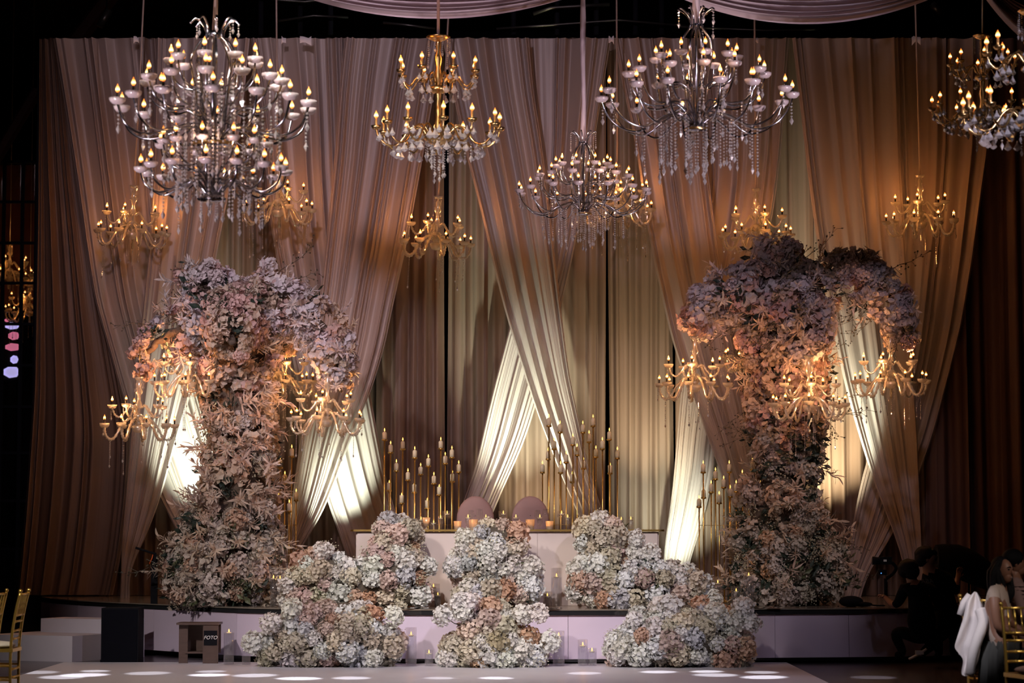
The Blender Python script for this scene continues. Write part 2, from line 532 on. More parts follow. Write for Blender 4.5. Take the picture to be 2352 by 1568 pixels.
for px in (92, 700, 1300, 1900, 2400):
    put('upright', MB().tube([at(px, 92, 5.5), Vector((at(px, 92, 5.5).x, 5.5, STAGE_Z + 0.001))], 0.03, 6).mesh('upright', 'ink'), bpy.data.objects['curtain_rail'])

# spotlight can under the roof
sp = thing('stage_spotlight', 'grey can spotlight clamped to the roof beam', 'spotlight', at(240, 42, 6.5))
put('can', MB().tube([(-0.07, 0, -0.12), (0.07, 0, 0.12)], 0.055, 10).mesh('can', 'pipe'), sp)
put('yoke', MB().tube([(0.0, 0.08, 0.0), (0.02, 0.08, 0.3), (0.05, 0.0, 2.2)], 0.012, 5).mesh('yoke', 'black'), sp)

# side window with panes
win = struct('window_1', MB().box((0, 0, 0), (0.01, 0.01, 0.01)).mesh('window_core', 'ink', False), loc=at(30, 1300, 9.0))
wl = win.location


def wx(px, py):
    p = at(px, py, 9.0)
    return (p.x - wl.x, 0, p.z - wl.z)


xs = [-60, -28, 4, 47, 79, 110]
ys = [372, 464, 558, 650, 744, 839, 934, 1040, 1150, 1260]
for x in xs:
    put('muntin', MB().box((wx(x, 800)[0], 0, (wx(x, 372)[2] + wx(x, 1300)[2]) / 2), (0.045, 0.06, wx(x, 372)[2] - wx(x, 1300)[2])).mesh('muntin', 'ink', False), win)
for y in ys:
    put('muntin', MB().box(((wx(-60, y)[0] + wx(110, y)[0]) / 2, 0, wx(0, y)[2]), (wx(110, y)[0] - wx(-60, y)[0], 0.05, 0.04)).mesh('muntin', 'ink', False), win)
for i in range(len(xs) - 1):
    for j in range(len(ys) - 1):
        a, b = wx(xs[i], ys[j]), wx(xs[i + 1], ys[j + 1])
        put('pane', MB().box(((a[0] + b[0]) / 2, 0.01, (a[2] + b[2]) / 2), (abs(b[0] - a[0]), 0.006, abs(a[2] - b[2]))).mesh('pane', 'windowglass', False), win)
# the wall of the next room with a lit screen
a, b = at(-120, 380, 15), at(190, 700, 15)
struct('wall_annex', MB().box(((a.x + b.x) / 2, 15.0, (a.z + b.z) / 2), (b.x - a.x, 0.1, a.z - b.z)).mesh('wall_annex', 'brick', False))
sc_ = thing('projection_screen', 'glowing white and pink screen seen through the side window', 'screen', at(28, 800, 14))
a, b = at(8, 727, 14), at(46, 870, 14)
W_, H_ = b.x - a.x, a.z - b.z
put('picture', MB().box((0, 0, 0), (W_, 0.03, H_)).mesh('picture', 'black', False), sc_)
for (x, z, w_, h_, m) in ((0, .36, .9, .12, 'screen'), (.1, .2, .7, .14, 'screenpink'), (0.05, .02, .95, .13, 'screenpink'), (.15, -.18, .5, .14, 'screen'), (0, -.38, 1, .2, 'screen'), (-.3, .45, .3, .06, 'screenpink')):
    put('picture_patch', MB().lathe([(0, 0), (.5, 0), (.45, 0.02)], 7).mesh('picture_patch', m, False), sc_, (x * W_, -0.03, z * H_), (PI / 2, 0, 0), (w_ * W_, h_ * H_, 1))
put('support_post', MB().box((0, 0.06, -(sc_.location.z + H_ * .2) / 2), (0.12, 0.08, sc_.location.z - H_ * .2)).mesh('support_post', 'black', False), sc_)


# ------------------------------------------------------------------ curtains
def fold(u, n, ph):
    a = 2 * PI * n * u + 1.1 * math.sin(2 * PI * 1.3 * u + ph) + 0.6 * math.sin(2 * PI * 3.1 * u + 2 * ph)
    s = math.sin(a)
    return (abs(s) ** 0.8) * (1 if s > 0 else -1) + 0.35 * math.sin(2.3 * a + ph) + 0.15 * math.sin(5.1 * a + 3 * ph)


def back_panel(px0, px1, Y, m, seed, top=88, amp=0.055, per=0.19, bot=None):
    a, b = at(px0, 700, Y).x, at(px1, 700, Y).x
    z1, z0 = at(1176, top, Y).z, STAGE_Z + 0.005 if bot is None else bot
    n = max(2, round((b - a) / per))
    nc = n * 8 + 1
    rows = []
    for i in range(15):
        v = i / 14
        r = []
        for j in range(nc):
            u = j / (nc - 1)
            am = amp * (0.55 + 0.5 * v + 0.15 * math.sin(7 * u + seed + 4 * v))
            dx = 0.03 * math.sin(5 * u + 2.5 * v + seed) * v
            r.append((a + (b - a) * u + dx, Y + am * fold(u, n, seed + 0.25 * v), z1 + (z0 - z1) * v))
        rows.append(r)
    c = Vector(((a + b) / 2, Y, z0))
    rows = [[(x - c.x, y - c.y, z - c.z) for x, y, z in r] for r in rows]
    return put('backdrop_curtain', MB().grid(rows).mesh('backdrop_curtain', m), None, c)


for i, (a, b) in enumerate(((92, 245), (240, 480), (475, 700), (695, 868), (862, 1019), (1030, 1121), (1123, 1393), (1396, 1546), (1549, 1700), (1695, 1868), (1872, 2010), (2005, 2125))):
    tag(back_panel(a, b, 5.06 + 0.18 * (i % 2), 'backcloth', i * 1.7), 'straight mauve brown backdrop curtain ' + (
        'at the end, next to the flaring side curtain', 'behind the small chandelier nearest the side window', 'behind the huge double-tier chrome chandelier', 'behind the wide sheer with the bright low crossing',
        'on the step side of the black central gap', 'narrow, on the chair side of the black central gap', 'yellow-lit behind the two round-backed chairs', 'plain gold-lit and creased, past the table end',
        'behind the white uplit sheer at the table end', 'directly behind the photographer-side flower tree', 'bright yellow beside the photographer-side flower tree', 'behind the tall sheer with bright fold lines')[i],
        'curtain', 'straight backdrop curtains')
for i, (a, b) in enumerate(((2122, 2215), (2212, 2300), (2298, 2390), (2386, 2480))):
    tag(back_panel(a, b, 4.98 + 0.25 * (i % 2), 'sidecloth', 20 + i * 1.3, amp=0.075, per=0.26),
        'dark brown curtain hanging in deep folds behind the seated guests', 'curtain', 'dark side curtains behind the guests')


def sheer(Lp, Rp, Y, nf, seed, label, m='sheer', amp=0.085, name='sheer_drape'):
    rnd = random.Random(int(seed * 100))
    top = max(Lp[0][1], Rp[0][1])
    bot = min(Lp[-1][1], Rp[-1][1])
    N = 60
    ysn = np.linspace(top, bot, N)

    def curve(P):
        x = np.interp(ysn, [p[1] for p in P], [p[0] for p in P])
        for _ in range(4):
            x[1:-1] = (x[:-2] + 2 * x[1:-1] + x[2:]) / 4
        return x
    xl, xr = curve(Lp), curve(Rp)
    nc = 181
    u = np.linspace(0, 1, nc)
    # a few sharp pleats, wider soft waves between them
    pl = [(0.03, 0.016, 0.9), (0.965, 0.014, 0.9)]
    k = 0
    x = 0.08
    while x < 0.93:
        pl.append((x, rnd.choice((0.012, 0.018, 0.03, 0.045)), rnd.uniform(.4, 1.2)))
        x += rnd.choice((0.05, 0.09, 0.14, 0.2, 0.26)) * 8.0 / nf
    prof = 0.30 * np.sin(2 * PI * 2.3 * u + seed) + 0.22 * np.sin(2 * PI * 4.1 * u + 2 * seed)
    for c_, w_, h_ in pl:
        prof -= h_ * np.exp(-np.abs((u - c_) / w_) ** 1.6)
        prof += .45 * h_ * np.exp(-((u - c_ - 2.2 * w_) / (1.4 * w_)) ** 2)
    prof2 = 0.12 * np.sin(2 * PI * 17 * u + seed) + 0.10 * np.sin(2 * PI * 29 * u + 2 * seed) + 0.08 * np.sin(2 * PI * 41 * u)
    rows = []
    for i in range(N):
        v = i / (N - 1)
        wid = (xr[i] - xl[i]) / ppm(Y)
        am = amp * (0.22 + 0.62 * min(1.0, wid / 1.3))
        tight = max(0.0, 1 - wid / 0.9)
        r = []
        for j in range(nc):
            uu = u[j] + 0.012 * math.sin(9 * u[j] + seed + v * 4)
            p = at(xl[i] + (xr[i] - xl[i]) * uu, ysn[i], Y)
            p.y += am * (prof[j] + prof2[j] * (0.02 + 0.8 * tight + 0.05 * v) + 0.12 * math.sin(6 * u[j] + 9 * v + seed))
            r.append(p)
        rows.append(r)
    c = Vector((at((xl[-1] + xr[-1]) / 2, bot, Y)))
    rows = [[p - c for p in r] for r in rows]
    o = put(name, MB().grid(rows).mesh(name, m), None, c)
    return tag(o, label, 'curtain')


YB, YF = 4.72, 4.38
sheer([(121, 88), (149, 261), (172, 408), (194, 560), (214, 685), (252, 812), (279, 905), (330, 1060), (368, 1148), (399, 1200), (440, 1290), (470, 1372)],
      [(362, 88), (385, 400), (410, 700), (448, 900), (475, 990), (530, 1190), (560, 1300), (570, 1372)], YB, 9, 0.4,
      'sheer drape sweeping from the dark side curtain down behind the step-side flower tree')
sheer([(356, 88), (352, 400), (345, 551), (328, 720), (308, 910), (297, 1057), (281, 1240), (277, 1290), (281, 1316), (278, 1340), (276, 1372)],
      [(576, 88), (560, 250), (526, 448), (497, 587), (464, 796), (430, 930), (399, 1030), (368, 1146), (328, 1249), (300, 1302), (292, 1316), (297, 1340), (298, 1372)], YF, 8, 1.9,
      'sheer drape gathered and tied low near the stage edge by the folded black stand')
sheer([(577, 88), (605, 283), (625, 529), (645, 636), (671, 816), (715, 1020), (754, 1160), (792, 1262), (820, 1372)],
      [(794, 88), (800, 400), (820, 700), (850, 914), (886, 1102), (908, 1173), (935, 1290), (945, 1372)], YB, 8, 3.1,
      'sheer drape passing behind its neighbour towards the pink-chair end of the head table')
sheer([(795, 88), (783, 194), (770, 372), (747, 573), (734, 694), (712, 829), (696, 950), (676, 1102), (655, 1250), (640, 1372)],
      [(1018, 88), (995, 207), (962, 399), (930, 573), (895, 730), (886, 785), (854, 896), (801, 1021), (774, 1102), (734, 1195), (685, 1267), (665, 1330), (660, 1372)], YF, 9, 4.4,
      'wide sheer drape falling past the flower branch into a bright crossing above round flowers')
sheer([(1018, 88), (1049, 252), (1071, 355), (1103, 480), (1129, 596), (1156, 706), (1178, 780), (1207, 870), (1229, 941), (1261, 1021), (1288, 1093), (1319, 1160), (1360, 1260), (1390, 1372)],
      [(1212, 88), (1222, 200), (1246, 350), (1268, 529), (1288, 700), (1310, 870), (1332, 968), (1354, 1079), (1386, 1178), (1420, 1290), (1440, 1372)], YF, 8, 5.2,
      'sheer drape crossing on top above the two round-backed chairs')
sheer([(1206, 88), (1225, 350), (1210, 600), (1171, 745), (1127, 914), (1091, 1079), (1066, 1146), (1030, 1250), (1000, 1372)],
      [(1403, 88), (1370, 300), (1335, 497), (1308, 631), (1288, 712), (1260, 830), (1229, 941), (1203, 1021), (1171, 1088), (1136, 1169), (1095, 1270), (1060, 1372)], YB, 7, 6.3,
      'brightly uplit sheer drape crossing underneath behind the two round-backed chairs')
sheer([(1408, 88), (1427, 194), (1458, 328), (1485, 515), (1507, 622), (1532, 730), (1546, 789), (1566, 847), (1613, 968), (1654, 1080), (1692, 1190), (1730, 1290), (1752, 1372)],
      [(1602, 88), (1623, 350), (1654, 605), (1690, 850), (1730, 1060), (1770, 1250), (1792, 1372)], YF, 7, 7.7,
      'sheer drape running from the plain gold curtain down behind the photographer-side flower tree')
sheer([(1598, 88), (1620, 400), (1590, 700), (1565, 900), (1553, 1040), (1546, 1124), (1526, 1258), (1524, 1300), (1515, 1372)],
      [(1814, 88), (1795, 346), (1775, 497), (1730, 680), (1680, 850), (1645, 1000), (1640, 1080), (1613, 1200), (1580, 1298), (1572, 1372)], YB, 7, 8.6,
      'white uplit sheer drape gathered to the floor just past the end of the head table')
sheer([(1819, 88), (1843, 283), (1859, 417), (1881, 573), (1906, 700), (1938, 870), (1964, 968), (2000, 1088), (2031, 1169), (2067, 1262), (2090, 1372)],
      [(2062, 88), (2069, 417), (2087, 707), (2107, 1012), (2116, 1249), (2124, 1372)], YF, 8, 9.3,
      'tall sheer drape with bright fold lines ending behind the crouching photographer')
sheer([(2056, 88), (2070, 500), (2050, 850), (2010, 1000), (1985, 1070), (1964, 1164), (1951, 1245), (1935, 1372)],
      [(2276, 88), (2272, 328), (2252, 462), (2234, 596), (2207, 756), (2183, 847), (2148, 986), (2112, 1093), (2049, 1236), (1990, 1320), (1978, 1372)], YB, 7, 10.1,
      'sheer drape swept from the dark guest-side curtains to behind the camera gimbal')
# the flaring side curtain
sheer([(90, 90), (88, 500), (80, 900), (62, 1150), (48, 1300), (40, 1366)], [(150, 90), (190, 400), (255, 760), (300, 1000), (292, 1150), (275, 1290), (258, 1366)], 4.84, 9, 2.2,
      'brown side curtain flaring out at the floor beside the white steps', 'backcloth', 0.11, 'side_curtain')

# tape tabs and loose cables on the drape tops
for px, w_ in ((313, 6), (652, 5), (702, 13), (1404, 6), (1736, 5), (2104, 10)):
    p = at(px, 92, 4.36)
    mb = MB().grid([[(((j - 2) / 2) * w_ / 173, -0.02 * (i % 2), 0.04 - 0.03 * i - .02 * abs(j - 2) * (i == 2) + random.uniform(-.02, .02)) for j in range(5)] for i in range(3)])
    tag(put('fabric_knot', mb.mesh('fabric_knot', 'jacket'), None, p), 'pale fabric scrap knotted over the top of the backdrop rail', 'fabric', 'fabric scraps on the backdrop rail')


def swag(x0, x1, ytop, ydip, Y, label, band=70, skew=0.0):
    rows = []
    for i in range(41):
        v = i / 40
        r = []
        for j in range(33):
            u = j / 32
            sag = 1 - (2 * (u + skew * u * (1 - u)) - 1) ** 2
            py = ytop - 40 + (ydip - ytop + 40) * sag - band * (1 - v) * (0.5 + 0.5 * sag)
            p = at(x0 + (x1 - x0) * u, py, Y)
            p.y += 0.07 * math.sin(v * 46 + 2 * u) + 0.03 * math.sin(v * 83) + 0.35 * (1 - v)
            p.z += 0.02 * math.sin(v * 46 + 1.5 + 2 * u)
            r.append(p)
        rows.append(r)
    c = rows[20][16].copy()
    rows = [[p - c for p in r] for r in rows]
    return tag(put('ceiling_swag', MB().grid(rows).mesh('ceiling_swag', 'swag'), None, c), label, 'drape')


swag(620, 1395, 0, 37, -3.0, 'mauve voile swag draped overhead above the two-tier gold chandelier', 90)
swag(1500, 2215, 0, 49, -4.0, 'mauve voile swag tied at the chrome chandelier with long bead strands', 100)
swag(2240, 2700, -10, 130, -4.5, 'mauve voile swag dropping towards the guests over the dark gold chandeliers', 110)


# ------------------------------------------------------------------ chandeliers
MC = {}


def cached(key, fn):
    if key not in MC:
        MC[key] = fn()
    return MC[key]


def arm_mesh(pts, rad, m, twist=False):
    def f():
        P = smooth_path([(r, 0, z) for r, z in pts], 5)
        mb = MB()
        if twist:
            rr = [rad * (1.0 + 0.32 * (-1) ** i) for i in range(len(P))]
            mb.tube(P, rr, 6)
        else:
            mb.tube(P, rad, 6)
        return mb.mesh('arm', m)
    return cached(('arm', tuple(pts), rad, m), f)


def bobeche(r, m, frill):
    return cached(('bob', r, m, frill), lambda: MB().lathe([(r * 0.18, -r * 0.50), (r * 0.62, -r * 0.40), (r * 0.94, -r * .05), (r * 1.02, r * 0.34), (r * 0.92, r * 0.22), (r * 0.5, -r * 0.10), (0.001, -r * .14)], 24, wob=frill, lobes=12).mesh('bobeche', m))


def sleeve(r, h, m):
    return cached(('slv', r, h, m), lambda: MB().lathe([(r, 0), (r, h), (r * .6, h)], 7).mesh('candle_sleeve', m))


def bulb(r, h):
    return cached(('blb', r, h), lambda: MB().lathe([(r * .35, 0), (r * .9, h * .18), (r, h * .34), (r * .7, h * .58), (r * .28, h * .82), (0.0005, h)], 8).mesh('bulb', 'bulb'))


def strand(length, br, m='bead', drop=True):
    def f():
        mb = MB()
        n = max(2, int(length / (br * 2.6)))
        for i in range(n):
            mb.octa((0, 0, -br - i * br * 2.6), br)
        if drop:
            z = -n * br * 2.6
            mb.octa((0, 0, z - br * 2.2), br * 1.7, br * 3.2)
        return mb.mesh('bead_strand', m, False)
    return cached(('str', round(length, 2), br, m, drop), f)


def crystal_drop(s):
    return cached(('drop', s), lambda: MB().lathe([(0.0005, 0), (s * .12, -s * .15), (s * .10, -s * .3), (s * .5, -s * .95), (s * .3, -s * 1.15), (0.0005, -s * 1.3)], 6).mesh('crystal_drop', 'bead', False))


def chandelier(label, loc, spec, rz=0.0, sc=1.0, top=10.9, light=0.0, lcol=(1.0, 0.45, 0.14), tilt=(0, 0), group=None, seed=1, cable=0.006, cablem='crystal'):
    rnd = random.Random(seed)
    root = thing('chandelier', label, 'chandelier', loc, rz, group)
    root.rotation_euler = (tilt[0], tilt[1], rz)
    root.scale = (sc, sc, sc)
    for t in spec['tiers']:
        n, pts, rad, ph = t['n'], t['pts'], t['rad'], t.get('ph', 0)
        me = arm_mesh(pts, rad, t['mat'], t.get('twist', False))
        for k in range(n):
            if t.get('skip') and k in t['skip']:
                continue
            a = put('arm', me, root, (0, 0, 0), (0, 0, ph + 2 * PI * k / n + rnd.uniform(-.05, .05)))
            x, z = pts[-1]
            put('bobeche', bobeche(t['bob'], t['bobm'], t.get('frill', 0)), a, (x, 0, z + t['bob'] * .2))
            put('candle_sleeve', sleeve(t['sr'], t['sh'], t['sm']), a, (x, 0, z + t['bob'] * .1))
            put('bulb', bulb(t['br'], t['bh']), a, (x, 0, z + t['bob'] * .1 + t['sh']))
            for (sr, sz, ln, pb) in t.get('strands', ()):
                if rnd.random() < pb:
                    L_ = ln * rnd.choice((0.6, 0.8, 1.0, 1.2))
                    put('bead_strand', strand(L_, t.get('bead', .006)), a, (sr, rnd.uniform(-.03, .03), sz))
            for (sr, sz, s) in t.get('drops', ()):
                for off in (-1, 1):
                    put('crystal_drop', crystal_drop(s), a, (sr, off * s * .6, sz))
    for nm, prof, m, n in spec['lathe']:
        put(nm, cached(('l', nm, tuple(prof), m), lambda: MB().lathe(prof, n).mesh(nm, m)), root)
    for nm, n, pts, rad, m in spec.get('ribs', ()):
        me = arm_mesh(pts, rad, m)
        for k in range(n):
            put(nm, me, root, (0, 0, 0), (0, 0, 2 * PI * k / n))
    for (n, r, z, ln, br, pb) in spec.get('rings', ()):
        for k in range(n):
            if rnd.random() < pb:
                an = 2 * PI * k / n
                put('bead_strand', strand(ln * rnd.choice((.6, .8, 1, 1.2)), br), root, (r * math.cos(an), r * math.sin(an), z))
    zt = spec['top']
    h = (top - loc[2]) / sc
    nn_ = 14 if cable > .015 else 3
    put('cable', MB().tube([(.012 * math.sin(2.2 * i_) * (cable > .015), .01 * math.cos(1.7 * i_) * (cable > .015), zt + (h - zt) * i_ / (nn_ - 1)) for i_ in range(nn_)],
                           [cable / sc * (1 + (.35 * math.sin(i_ * 2.6 + 1) if cable > .015 else 0)) for i_ in range(nn_)], 8).mesh('cable', cablem), root)
    if light:
        spots = []
        for t, k0 in ((spec['tiers'][-1], 0), (spec['tiers'][0], 1)):
            n = t['n']
            ks = (0, n // 2) if k0 == 0 else ((3 * n) // 4,)
            x, z = t['pts'][-1]
            for k in ks:
                an = t.get('ph', 0) + 2 * PI * k / n
                spots.append((x * math.cos(an), x * math.sin(an), z + t['bob'] * .1 + t['sh'] + t['bh'] + .02))
        d = bpy.data.lights.new('bulb_glow', 'POINT')
        d.energy = light / len(spots)
        d.color = lcol
        d.shadow_soft_size = 0.012
        for q in spots:
            lo = bpy.data.objects.new('bulb_glow', d)
            COL.objects.link(lo)
            lo.parent = root
            lo.location = q
    return root


SMALL = dict(
    tiers=[dict(n=9, pts=[(.05, .10), (.12, .13), (.22, .04), (.31, -.11), (.38, -.13), (.435, -.06), (.445, .03)], rad=.0155, mat='crystal', twist=True, bob=.062, bobm='crystal', sr=.011, sh=.075, sm='sleeve', br=.016, bh=.062,
                strands=((.37, -.13, .34, .75), (.46, .02, .16, .5)), bead=.0078),
           dict(n=5, ph=.5, pts=[(.04, .26), (.10, .295), (.17, .21), (.235, .15), (.30, .18), (.335, .27)], rad=.013, mat='crystal', twist=True, bob=.060, bobm='crystal', sr=.011, sh=.07, sm='sleeve', br=.016, bh=.062,
                strands=((.35, .25, .12, .8),), bead=.0078)],
    lathe=[('bowl', [(.001, -.05), (.05, -.04), (.075, 0), (.08, .035), (.04, .05)], 'crystal', 14),
           ('hub', [(.03, .05), (.06, .09), (.05, .14), (.07, .16), (.03, .19)], 'crystal', 12),
           ('column', [(.012, .16), (.02, .26), (.04, .31), (.016, .37), (.022, .42), (.045, .46), (.025, .52), (.03, .57), (.012, .6), (.01, .64)], 'crystal', 10),
           ('top_dish', [(.01, .61), (.045, .62), (.065, .65), (.05, .645), (.01, .635)], 'crystal', 12)],
    rings=[(8, .055, .63, .18, .0055, .8), (6, .06, -.02, .40, .0055, .5)], top=.64)

CH = dict(mat='chrome', bobm='cup', sm='sleeve', frill=.05)
CROWN = [('crown_rib', 8, [(.06, .02), (.10, .3), (.12, .5), (.155, .68), (.13, .82), (.06, .93), (.07, 1.02), (.15, 1.09), (.18, 1.07)], .009, 'chrome')]
CHROME = dict(
    tiers=[dict(CH, n=14, pts=[(.05, .03), (.18, .12), (.34, .08), (.52, -.02), (.70, .02), (.82, .14), (.87, .27)], rad=.010, bob=.062, sr=.012, sh=.07, br=.017, bh=.075, strands=((.55, -.02, .34, .9), (.34, .06, .42, .75), (.86, .22, .14, .8)), bead=.0115),
           dict(CH, n=12, ph=.2, pts=[(.08, .12), (.20, .22), (.34, .20), (.48, .22), (.58, .34), (.62, .47)], rad=.0095, bob=.062, sr=.012, sh=.07, br=.017, bh=.075, strands=((.45, .20, .26, .9), (.6, .42, .14, .7)), bead=.0115),
           dict(CH, n=10, ph=.1, pts=[(.10, .36), (.18, .40), (.27, .40), (.34, .48), (.37, .62)], rad=.009, bob=.058, sr=.012, sh=.07, br=.017, bh=.075, strands=((.26, .38, .22, .9), (.36, .56, .12, .7)), bead=.0115)],
    lathe=[('hub', [(.001, -.04), (.10, -.035), (.11, 0), (.06, .02), (.03, .05)], 'chrome', 16), ('hub_rim', [(.112, -.03), (.118, -.02), (.112, -.008)], 'gold', 16),
           ('stem', [(.014, .03), (.014, .9), (.05, .92), (.06, .94), (.02, .97)], 'chrome', 8)],
    ribs=CROWN, rings=[(10, .09, -.03, .34, .0115, .8), (14, .3, .05, .42, .0115, .7), (8, .17, 1.06, .16, .010, .8)], top=.95, lightpos=(.25, -.35, .75))
DOUBLE = dict(
    tiers=[dict(CH, n=14, pts=[(.05, .03), (.16, .14), (.28, .10), (.42, .04), (.54, .10), (.58, .21)], rad=.010, bob=.055, sr=.011, sh=.06, br=.018, bh=.075, strands=((.4, .03, .22, .8), (.57, .16, .14, .6)), bead=.0115),
           dict(CH, n=12, ph=.25, pts=[(.06, .12), (.18, .24), (.30, .25), (.40, .32), (.43, .42)], rad=.009, bob=.052, sr=.011, sh=.06, br=.018, bh=.075, strands=((.3, .22, .3, .8),), bead=.0115),
           dict(CH, n=14, ph=.1, pts=[(.07, .48), (.22, .58), (.40, .52), (.58, .50), (.72, .58), (.78, .74)], rad=.011, bob=.064, sr=.012, sh=.07, br=.018, bh=.075, strands=((.55, .48, .34, .8), (.35, .5, .4, .7), (.77, .68, .18, .8)), bead=.0125),
           dict(CH, n=12, ph=.3, pts=[(.08, .60), (.22, .72), (.38, .72), (.50, .80), (.55, .93)], rad=.0095, bob=.064, sr=.012, sh=.07, br=.018, bh=.075, strands=((.4, .7, .3, .8), (.54, .86, .15, .7)), bead=.0125),
           dict(CH, n=9, ph=.2, pts=[(.10, .86), (.18, .88), (.26, .90), (.33, .98), (.35, 1.1)], rad=.009, bob=.06, sr=.012, sh=.07, br=.018, bh=.075, strands=((.3, .9, .2, .8),), bead=.0125)],
    lathe=[('hub', [(.001, -.03), (.10, -.03), (.11, 0), (.06, .03), (.03, .06)], 'chrome', 16), ('upper_hub', [(.03, .42), (.17, .42), (.18, .45), (.08, .47), (.03, .5)], 'chrome', 16),
           ('upper_hub_rim', [(.178, .42), (.186, .435), (.178, .45)], 'gold', 16), ('stem', [(.016, .03), (.016, 1.3), (.06, 1.31), (.065, 1.34), (.02, 1.37)], 'chrome', 8)],
    ribs=[('crown_rib', 8, [(.10, .5), (.14, .8), (.17, 1.0), (.19, 1.12), (.13, 1.25), (.07, 1.32), (.09, 1.40), (.15, 1.46), (.20, 1.42)], .010, 'chrome')],
    rings=[(10, .09, -.02, .16, .008, .5), (14, .25, .44, .42, .0125, .9), (12, .4, .5, .3, .0125, .8), (16, .52, .72, .34, .0125, .8), (10, .16, 1.0, .5, .0125, .8), (12, .3, .2, .2, .0115, .8), (8, .19, 1.42, .08, .008, .9)], top=1.36, lightpos=(.3, -.4, .9))
GD = dict(mat='gold', bobm='gold', sm='goldsleeve')
GOLD2 = dict(
    tiers=[dict(GD, n=12, pts=[(.08, .02), (.16, .12), (.25, .10), (.36, -.04), (.46, -.05), (.54, .03), (.56, .10)], rad=.010, twist=True, bob=.045, sr=.012, sh=.085, br=.02, bh=.075, drops=((.40, -.06, .07), (.53, .06, .06), (.24, .08, .08)), strands=((.3, -.02, .12, .6),), bead=.0115),
           dict(GD, n=8, ph=.3, pts=[(.06, .52), (.12, .60), (.20, .56), (.27, .48), (.33, .52), (.36, .60)], rad=.009, twist=True, bob=.04, sr=.011, sh=.08, br=.019, bh=.07, drops=((.28, .46, .06), (.35, .56, .05)), strands=((.2, .54, .12, .6),), bead=.007)],
    lathe=[('bowl', [(.001, -.05), (.06, -.04), (.12, .0), (.15, .03), (.13, .05), (.05, .06)], 'gold', 18), ('column', [(.02, .05), (.035, .12), (.02, .2), (.04, .28), (.02, .36), (.035, .42), (.02, .48)], 'gold', 10),
           ('upper_bowl', [(.001, .42), (.05, .43), (.09, .46), (.085, .48), (.03, .5)], 'gold', 16), ('upper_column', [(.018, .5), (.035, .58), (.02, .66), (.035, .74), (.02, .82), (.03, .86), (.02, .92)], 'gold', 10),
           ('canopy', [(.02, .90), (.07, .92), (.11, .945), (.10, .955), (.01, .95)], 'gold', 14)],
    rings=[(12, .11, -.01, .16, .009, .8), (9, .06, -.04, .26, .009, .9), (10, .105, .93, .2, .007, .9)], top=.95, lightpos=(.2, -.3, .3))

GW = (1.0, 0.36, 0.085)


def place(px, py, Y):
    return at(px, py, Y)


# big ones over the guests' side of the stage
chandelier('huge double-tier chrome chandelier with frilled white cups above the step-side flower tree', place(490, 455, -8.0), DOUBLE, .2, .99, light=10, lcol=(1, .6, .4), seed=3, cable=.017, cablem='wood')
chandelier('gold two-tier chandelier with tear-drop crystals hanging from the looped voile swag', place(1006, 322, -5.0), GOLD2, .1, 1.02, light=8, lcol=GW, seed=4, cable=.014, cablem='swag')
chandelier('wide chrome chandelier with frilled cups and long dangling bead strands', place(1600, 293, -5.3), CHROME, .35, 1.0, light=10, lcol=(1, .6, .4), seed=5, cable=.036, cablem='swag')
chandelier('smaller chrome chandelier with white cups hanging below a fabric-wrapped cord', place(1340, 488, -2.4), CHROME, .6, .765, light=8, lcol=(1, .6, .4), seed=6, cable=.026, cablem='swag')
chandelier('dark gold two-tier chandelier by the dark side curtains, its canopy in view', place(2256, 272, -5.5), GOLD2, .4, .80, light=0, seed=8, tilt=(0, 0.02), cable=.006)
chandelier('nearer dark gold chandelier dense with crystals, hung out over the guests', place(2372, 288, -8.0), GOLD2, .25, .98, light=0, seed=9, cable=.006)
# small crystal ones before the backdrop
for px, py, Y, rz, tl, lab, sd in (
        (303, 541, 3.95, .3, (0.05, .03), 'small crystal chandelier hanging before the drapes next to the dark side curtain', 11),
        (638, 490, 3.95, .9, (0.0, -.02), 'small crystal chandelier hanging above the blossom crown of the step-side flower tree', 12),
        (1001, 566, 3.95, .1, (.03, .05), 'small crystal chandelier hanging directly below the gold two-tier chandelier', 13),
        (1418, 492, 3.95, .5, (0, 0), 'small crystal chandelier partly hidden behind the smaller chrome chandelier', 14),
        (1737, 548, 3.95, .7, (0, 0), 'small crystal chandelier half hidden by the top tuft of a flower tree', 15),
        (2116, 517, 3.95, .2, (.04, -.03), 'small crystal chandelier hanging high over the long arching flower branch', 16)):
    chandelier(lab, place(px, py, Y), SMALL, rz, 1.0, light=13, lcol=GW, tilt=tl, seed=sd, cable=.012, cablem='sheer')


for px, py, lab, sd in ((22, 640, 'gold-lit crystal chandelier added behind the side window for lights reflected in its panes', 17), (68, 720, 'second crystal chandelier added lower down behind the side window for reflected lights', 18)):  # copies behind the glass stand in for reflected room lights
    chandelier(lab, place(px, py, 12.0 if sd == 17 else 13.4), SMALL, .4, .9, light=8, lcol=GW, seed=sd, cable=.006)


# ------------------------------------------------------------------ flower pieces (shared meshes)
def rvec(rnd):
    while True:
        v = Vector((rnd.uniform(-1, 1), rnd.uniform(-1, 1), rnd.uniform(-1, 1)))
        if 0.1 < v.length < 1:
            return v.normalized()


def frame(n):
    a = n.cross(Vector((0.3, 0.9, 0.2)))
    a.normalize()
    return a, n.cross(a).normalized()


